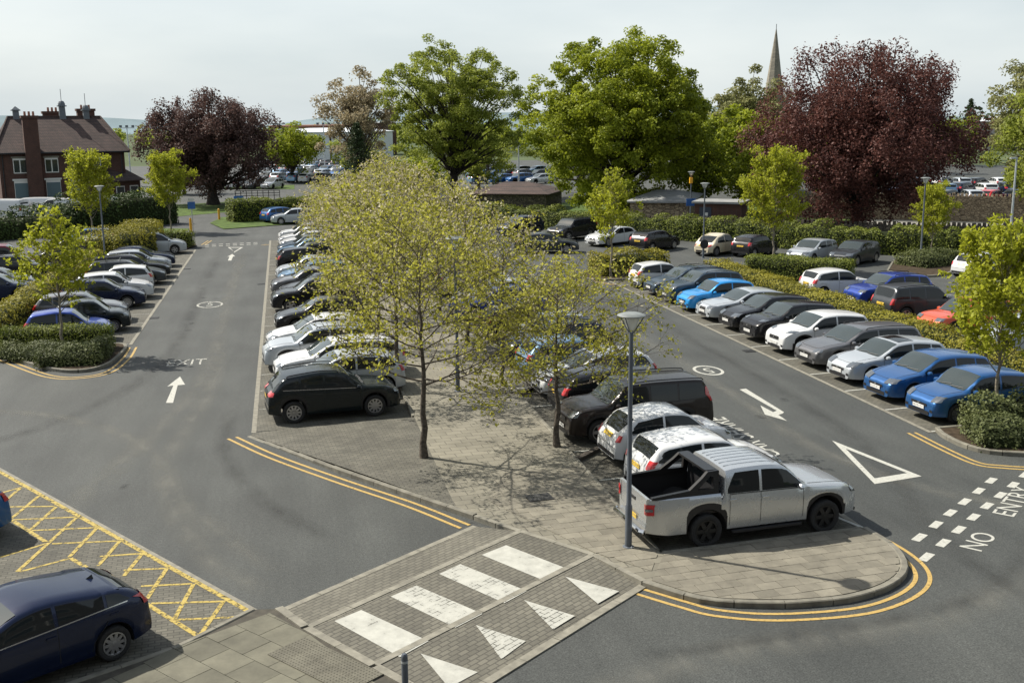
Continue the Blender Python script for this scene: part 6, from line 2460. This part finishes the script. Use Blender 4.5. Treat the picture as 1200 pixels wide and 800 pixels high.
# brick shed with flat roof and dark door
a, b_ = np.array(G(813, 273)), np.array(G(868, 274.5))
d = b_ - a
ang = math.atan2(d[1], d[0])
W_ = np.linalg.norm(d)
e = tag(link('brick_shed', None, None, (*a, 0), ang), 'small flat-roofed brick shed with a dark door behind the boundary hedge', 'shed')
MB().box((W_ / 2, 1.6, 1.2), (W_, 3.2, 2.4)).build('wall', M_brick, e)
MB().box((W_ / 2, 1.55, 2.48), (W_ + .4, 3.6, .16)).build('roof', M_slate, e)
dr = MB().box((W_ * .24, -.03, 1.05), (.95, .08, 2.1)).build('door', mat('shed_door', (.03, .04, .06), .5), e)
MB().box((W_ * .24 + .1, -.08, 1.55), (.22, .02, .25)).build('notice', M_frame, dr)

# low buildings behind the chestnut
def low_house(name, pa, pb, depth, h, hr, mw, mr, label, over=.4, cat='building', windows=0):
    a, b = np.array(pa), np.array(pb)
    d = b - a
    W = np.linalg.norm(d)
    e = tag(link(name, None, None, (*a, 0), math.atan2(d[1], d[0])), label, cat)
    MB().box((W / 2, depth / 2, h / 2), (W, depth, h)).build('wall', mw, e)
    o = over
    V = [(-o, -o, h), (W + o, -o, h), (W + o, depth + o, h), (-o, depth + o, h), (min(depth / 2, W / 3), depth / 2, hr), (W - min(depth / 2, W / 3), depth / 2, hr)]
    V += [(x, y, h - .12) for x, y, z in V[:4]]
    F = [(0, 1, 5, 4), (1, 2, 5), (2, 3, 4, 5), (3, 0, 4), (6, 7, 1, 0), (7, 8, 2, 1), (8, 9, 3, 2), (9, 6, 0, 3), (9, 8, 7, 6)]
    link('roof', new_mesh('roof', V, F, [mr]), e)
    for k in range(windows):
        x = W * (k + .5) / windows
        w = MB().box((x, -.03, h * .55), (1.2, .08, h * .4)).build('window', M_frame, e)
        MB().box((x, -.075, h * .55), (1.0, .03, h * .4 - .2)).build('pane', M_pane, w)
    return e


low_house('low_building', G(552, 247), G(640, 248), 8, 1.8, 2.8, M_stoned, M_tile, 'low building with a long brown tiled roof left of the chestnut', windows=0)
low_house('low_building', G(738, 262), G(806, 263), 11, 2.0, 2.7, M_stone, M_slate, 'low building with a grey roof behind the chestnut trunk')
low_house('warehouse', G(1118, 176), G(1165, 177), 30, 8.5, 10.2, mat('dark_cladding', (.05, .055, .06), .6), M_pale2, 'distant warehouse with a pale roof right of the copper beech')
low_house('warehouse', G(322, 188), G(412, 188), 30, 7.2, 8.6, M_pale2, M_pale2, 'distant pale industrial shed behind the far-left car park')
low_house('industrial_block', G(426, 182), G(450, 182), 10, 9.5, 9.8, M_brick, M_slate, 'distant brick block behind the pinkish tree')

# pipe bridge and floodlight masts on the skyline
e = tag(link('pipe_bridge', None, None, (0, 0, 0)), 'thin rust-brown pipe bridge on the skyline left of the pinkish tree', 'pipe bridge')
x0, y0 = G(318, 193)
x1, y1 = G(440, 192.5)
hz = 8.6
MB().tube([(x0, y0, hz), (x1, y1, hz + .2)], .38, 8).build('pipe', M_rust, e)
for t in (.04, .58, .8, .97):
    MB().box((x0 + (x1 - x0) * t, y0 + (y1 - y0) * t, hz / 2), (.45, .45, hz)).build('support', M_trim if t == .58 else M_galv, e)
for px, py, top, lab in ((153, 205, 8.7, 'far floodlight mast between the brick house and the dark copper beech'), (381, 200, 8.9, 'far floodlight mast above the pipe bridge'), (608, 217, 6.0, 'thin pale mast in the car park behind the low brown roof')):
    x, y = G(px, py)
    e = tag(link('floodlight_mast', None, None, (x, y, 0)), lab, 'mast')
    MB().tube([(0, 0, 0), (0, 0, top)], [.14, .08], 8).build('pole', M_galv, e)
    MB().box((0, 0, top), (2.6, .2, .12)).build('crossbar', M_galv, e)
    for s in (-1.1, 0, 1.1):
        MB().box((s, -.1, top + .3), (.5, .3, .4), bev=.05).build('floodlight', M_lead, e)

# ------------------------------------------------------------------ brick house
A, B = np.array(G(4, 242)), np.array(G(150, 236))
d = B - A
W_ = float(np.linalg.norm(d))
ang = math.atan2(d[1], d[0])
house = tag(link('brick_house', None, None, (*A, 0), ang), 'red brick house with hipped tiled roof, chimneys and roof vents on the left', 'house')
DP, EV, RG = 10.0, 6.05, 10.1
MB().box((W_ / 2, DP / 2, EV / 2), (W_, DP, EV)).build('wall', M_brick, house)
o = .55
xr0, xr1 = 1.8, W_ - 1.6
V = [(-o, -o, EV), (W_ + o, -o, EV), (W_ + o, DP + o, EV), (-o, DP + o, EV), (xr0, DP / 2, RG), (xr1, DP / 2, RG)] + [(x, y, EV - .2) for x, y in ((-o, -o), (W_ + o, -o), (W_ + o, DP + o), (-o, DP + o))]
roof = link('roof', new_mesh('roof', V, [(0, 1, 5, 4), (1, 2, 5), (2, 3, 4, 5), (3, 0, 4), (6, 7, 1, 0), (7, 8, 2, 1), (8, 9, 3, 2), (9, 6, 0, 3), (9, 8, 7, 6)], [M_tile]), house)
for (x0, y0, z0), (x1, y1, z1) in (((xr0, DP / 2, RG), (xr1, DP / 2, RG)), ((-o, -o, EV), (xr0, DP / 2, RG)), ((W_ + o, -o, EV), (xr1, DP / 2, RG))):
    MB().tube([(x0, y0, z0 + .04), (x1, y1, z1 + .04)], .13, 6).build('ridge_tiles', M_tile, roof)
MB().tube([(-o, -o - .06, EV - .06), (W_ + o, -o - .06, EV - .06)], .09, 6).build('gutter', M_trim, house)
for x, y, w, dd, z0, z1 in ((3.6, -.35, 1.6, 1.0, 0, 10.0), (-1.2, 6.5, 1.6, 1.2, 6, 11.0), (7.2, 8.4, 2.2, .9, 6, 10.6), (11.0, 8.0, 2.0, 1.0, 6, 10.9)):
    c = MB()
    c.box((x, y, (z0 + z1) / 2), (w, dd, z1 - z0))
    c.box((x, y, z1 + .08), (w + .25, dd + .25, .3))
    ch = c.build('chimney', M_brick, house)
    for k in (-.45, 0, .45):
        MB().lathe([(.14, 0), (.12, .5), (.001, .5)], 8, (x + k, y, z1 + .2)).build('chimney_pot', M_rust, ch)
for x, dome, zt_ in ((2.75, 0, 10.9), (7.9, 1, 11.4), (10.6, 1, 10.9)):
    c = MB()
    c.box((x, DP / 2, zt_ - .9), (.75, .75, 1.8), taper=.85)
    c.box((x, DP / 2, zt_), (1.0, 1.0, .12))
    if dome:
        c.lathe([(.42, 0), (.40, .25), (.28, .5), (.001, .62)], 10, (x, DP / 2, zt_ + .05))
        c.tube([(x, DP / 2, zt_ + .6), (x, DP / 2, zt_ + 2.0)], .035, 5)
    else:
        c.box((x, DP / 2, zt_ + .25), (.95, .95, .4), taper=.1)
    c.build('roof_vent', M_lead, house)
PX = W_ / 146.0
for xa in (27, 63, 92, 120):
    x = (xa - 4) * PX
    for zc, hh, ww in ((4.55, 1.7, 1.45), (1.85, 2.0, 1.6)):
        w = MB().box((x, -.02, zc), (ww, .10, hh)).build('window', M_frame, house)
        if zc > 3:
            for sx in (-1, 1):
                MB().box((x + sx * ww * .245, -.075, zc + .38), (ww * .40, .02, hh * .32)).build('pane', M_pane, w)
                MB().box((x + sx * ww * .245, -.075, zc - .30), (ww * .40, .02, hh * .52)).build('pane', M_pane, w)
        else:
            MB().box((x, -.08, zc - .12), (ww - .1, .03, hh - .3)).build('shutter', M_blind, w)
        MB().box((x, -.06, zc + hh / 2 + .12), (ww + .3, .14, .2)).build('lintel', M_edge if zc > 3 else M_frame, house)
for xa in (8, 46.5, 146):
    MB().tube([((xa - 4) * PX, -.12, 0), ((xa - 4) * PX, -.12, EV - .1)], .07, 6).build('drainpipe', M_trim, house)
an = low_house('house_annex', G(134, 238), G(166, 235.5), 6, 2.6, 4.6, M_brick, M_tile, 'small tiled annex at the right end of the brick house', windows=2)

# ------------------------------------------------------------------ church spire
x, y = G(904, 181)
e = tag(link('church_spire', None, None, (x, y, 0), .3), 'slender stone church spire rising above the trees on the skyline', 'church')
MB().box((0, 0, 7.5), (6.2, 6.2, 15), bev=.5).build('tower', M_spire, e)
V = [(3.1 * math.cos(2 * math.pi * (k + .5) / 8), 3.1 * math.sin(2 * math.pi * (k + .5) / 8), 15) for k in range(8)] + [(0, 0, 15)]
scale_top = 15
sx_ = MB().lathe([(3.05, 14), (2.5, 16.5), (0.12, 33.2)], 8)
sx_.build('spire', M_spire, e)
MB().tube([(0, 0, 33), (0, 0, 34.6)], .09, 5).build('finial', M_lead, e)
for k in range(4):
    a = k * math.pi / 2
    MB().box((2.2 * math.cos(a), 2.2 * math.sin(a), 17.3), (.8, .8, 2.0), a, taper=.3).build('spire_window', M_spire, e)

# ------------------------------------------------------------------ the office building the view is taken from (mirrored in the car windows)
ofc = tag(link('office_building', None, None, (0, -1.6, 0)), 'pale office building behind the viewpoint, seen only mirrored in car windows', 'building')
MB().box((-10, -5, 7), (70, 10, 14)).build('wall', mat('office_render', (.10, .095, .09), .8, var=.1, scale=.5), ofc)
for f in range(4):
    for k in range(16):
        w = MB().box((-42 + 4.2 * k, .0, 2.2 + 3.4 * f), (3.2, .12, 1.7)).build('window', M_frame, ofc)
        MB().box((-42 + 4.2 * k, .07, 2.2 + 3.4 * f), (3.0, .03, 1.5)).build('pane', M_pane, w)

# ------------------------------------------------------------------ distant cars, vans and the cars at the exit
car('hatch', 'blue', -.2, 102.9, 30, 'blue hatchback tail-out in front of the thick hedge at the exit', 'cars at the exit hedge')
car('hatch', 'palesilver', .75, 100.6, 184, 'silver hatchback in front of the thick hedge at the exit', 'cars at the exit hedge')
gV = 'vans behind the tall dark hedge'
for i, (px, py, dg, lab) in enumerate(((5, 256, 160, 'white van behind the tall hedge at the left picture edge'), (40, 254, 172, 'white van behind the tall hedge below the left house windows'), (72, 255, 168, 'white van behind the tall hedge left of the lime-green tree'), (112, 253, 190, 'white van half hidden by the lime-green tree before the house'))):
    far_car('van', 'white', *G(px, py), dg, lab, gV, 'van')
rnd = random.Random(8)
COLS = ['white', 'palesilver', 'palesilver', 'white', 'grey', 'black', 'bluepale', 'darkgrey', 'blue', 'silver']
WORD = {'white': 'white', 'palesilver': 'pale silver', 'grey': 'grey', 'black': 'black', 'bluepale': 'light blue', 'darkgrey': 'dark grey', 'blue': 'blue', 'silver': 'silver', 'red': 'red', 'navy': 'navy'}
ORD = ['first', 'second', 'third', 'fourth', 'fifth', 'sixth', 'seventh', 'eighth', 'ninth', 'tenth']


def far_rows(rows, place, group, cols, degs):
    for row, (py, x0, x1, st) in enumerate(rows):
        px, i = x0, 0
        while px < x1:
            c = 'red' if (group.startswith('cars in the walled') and row == 0 and i == 4) else rnd.choice(cols)
            t = rnd.choice(['hatch', 'estate', 'suv'])
            lab = '%s %s, %s from left, %s row, %s' % (WORD[c], {'hatch': 'hatchback', 'estate': 'estate', 'suv': 'crossover'}[t], ORD[i], ORD[row], place)
            far_car(t, c, *G(px + rnd.uniform(-2, 2), py), rnd.choice(degs), lab, group)
            px += st
            i += 1


far_rows(((221, 242, 335, 19), (213.5, 296, 405, 17), (208, 300, 410, 16), (203, 306, 412, 15), (198.5, 312, 415, 14), (194.5, 320, 420, 13)), 'far-left car park', 'cars in the far-left car park', COLS, [60, 240])
far_rows(((215, 566, 640, 22), (209.5, 560, 640, 18), (204, 560, 650, 17)), 'car park above the low brown roof', 'cars in the car park above the low brown roof', COLS, [20, 200])
far_rows(((238, 1062, 1200, 25), (229, 1056, 1200, 24), (221, 1058, 1200, 22)), 'walled car park on the right', 'cars in the walled car park on the right', ['white', 'navy', 'black', 'darkgrey', 'palesilver', 'bluepale'], [75, 255, 30])

# ------------------------------------------------------------------ skyline: low hills and far tree belts
def hill(name, x0, x1, y, h, seed, m):
    rng = np.random.default_rng(seed)
    n = 60
    V = []
    ph = rng.uniform(0, 6, 4)
    for i in range(n + 1):
        t = i / n
        z = h * (.62 + .25 * math.sin(t * 7 + ph[0]) + .13 * math.sin(t * 17 + ph[1])) * min(1, 6 * t, 6 * (1 - t))
        x = x0 + (x1 - x0) * t
        V += [(x, y, -2), (x, y + 150, z), (x, y + 420, -2)]
    F = []
    for i in range(n):
        F += [(i * 3, i * 3 + 3, i * 3 + 4, i * 3 + 1), (i * 3 + 1, i * 3 + 4, i * 3 + 5, i * 3 + 2)]
    o = link(name, new_mesh(name, V, F, [m], None, True))
    o['kind'] = 'structure'


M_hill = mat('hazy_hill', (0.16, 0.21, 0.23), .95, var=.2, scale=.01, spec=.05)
hill('hills', -900, 700, 1500, 34, 3, M_hill)
hill('hills', -200, 1700, 1900, 44, 5, M_hill)


def belt(seed, x0, x1, y0, y1, n, hmin, hmax, lm):
    """far wood that reads as one mass"""
    rng = np.random.default_rng(seed)
    P, D = [], []
    for i in range(n):
        c = np.array([rng.uniform(x0, x1), rng.uniform(y0, y1), 0])
        h = rng.uniform(hmin, hmax)
        k = 140
        d = unit(rng.normal(size=(k, 3)))
        P.append(c + d * np.array([h * .42, h * .42, h * .5]) * (rng.random((k, 1)) ** .4) + np.array([0, 0, h * .52]))
        D.append(d)
    P, D = np.vstack(P), np.vstack(D)
    V = leaf_quads(P, 1.5, rng, .5, .7, D, .8)
    return quad_mesh('tree_belt', V, quads_of(V), [lm], np.clip(rng.normal(.45, .25, len(P)), 0, 1))


for i, (a, lab) in enumerate((((71, -200, 60, 460, 560, 70, 7, 11, L_syc), 'far tree belt on the left skyline'), ((72, 20, 220, 300, 400, 75, 8, 13, L_syc), 'far tree belt behind the tall trees'), ((73, 130, 330, 210, 330, 60, 8, 14, L_dark), 'far tree belt on the right skyline'))):
    tag(link('tree_belt', belt(*a)), lab, 'woodland', kind='stuff')
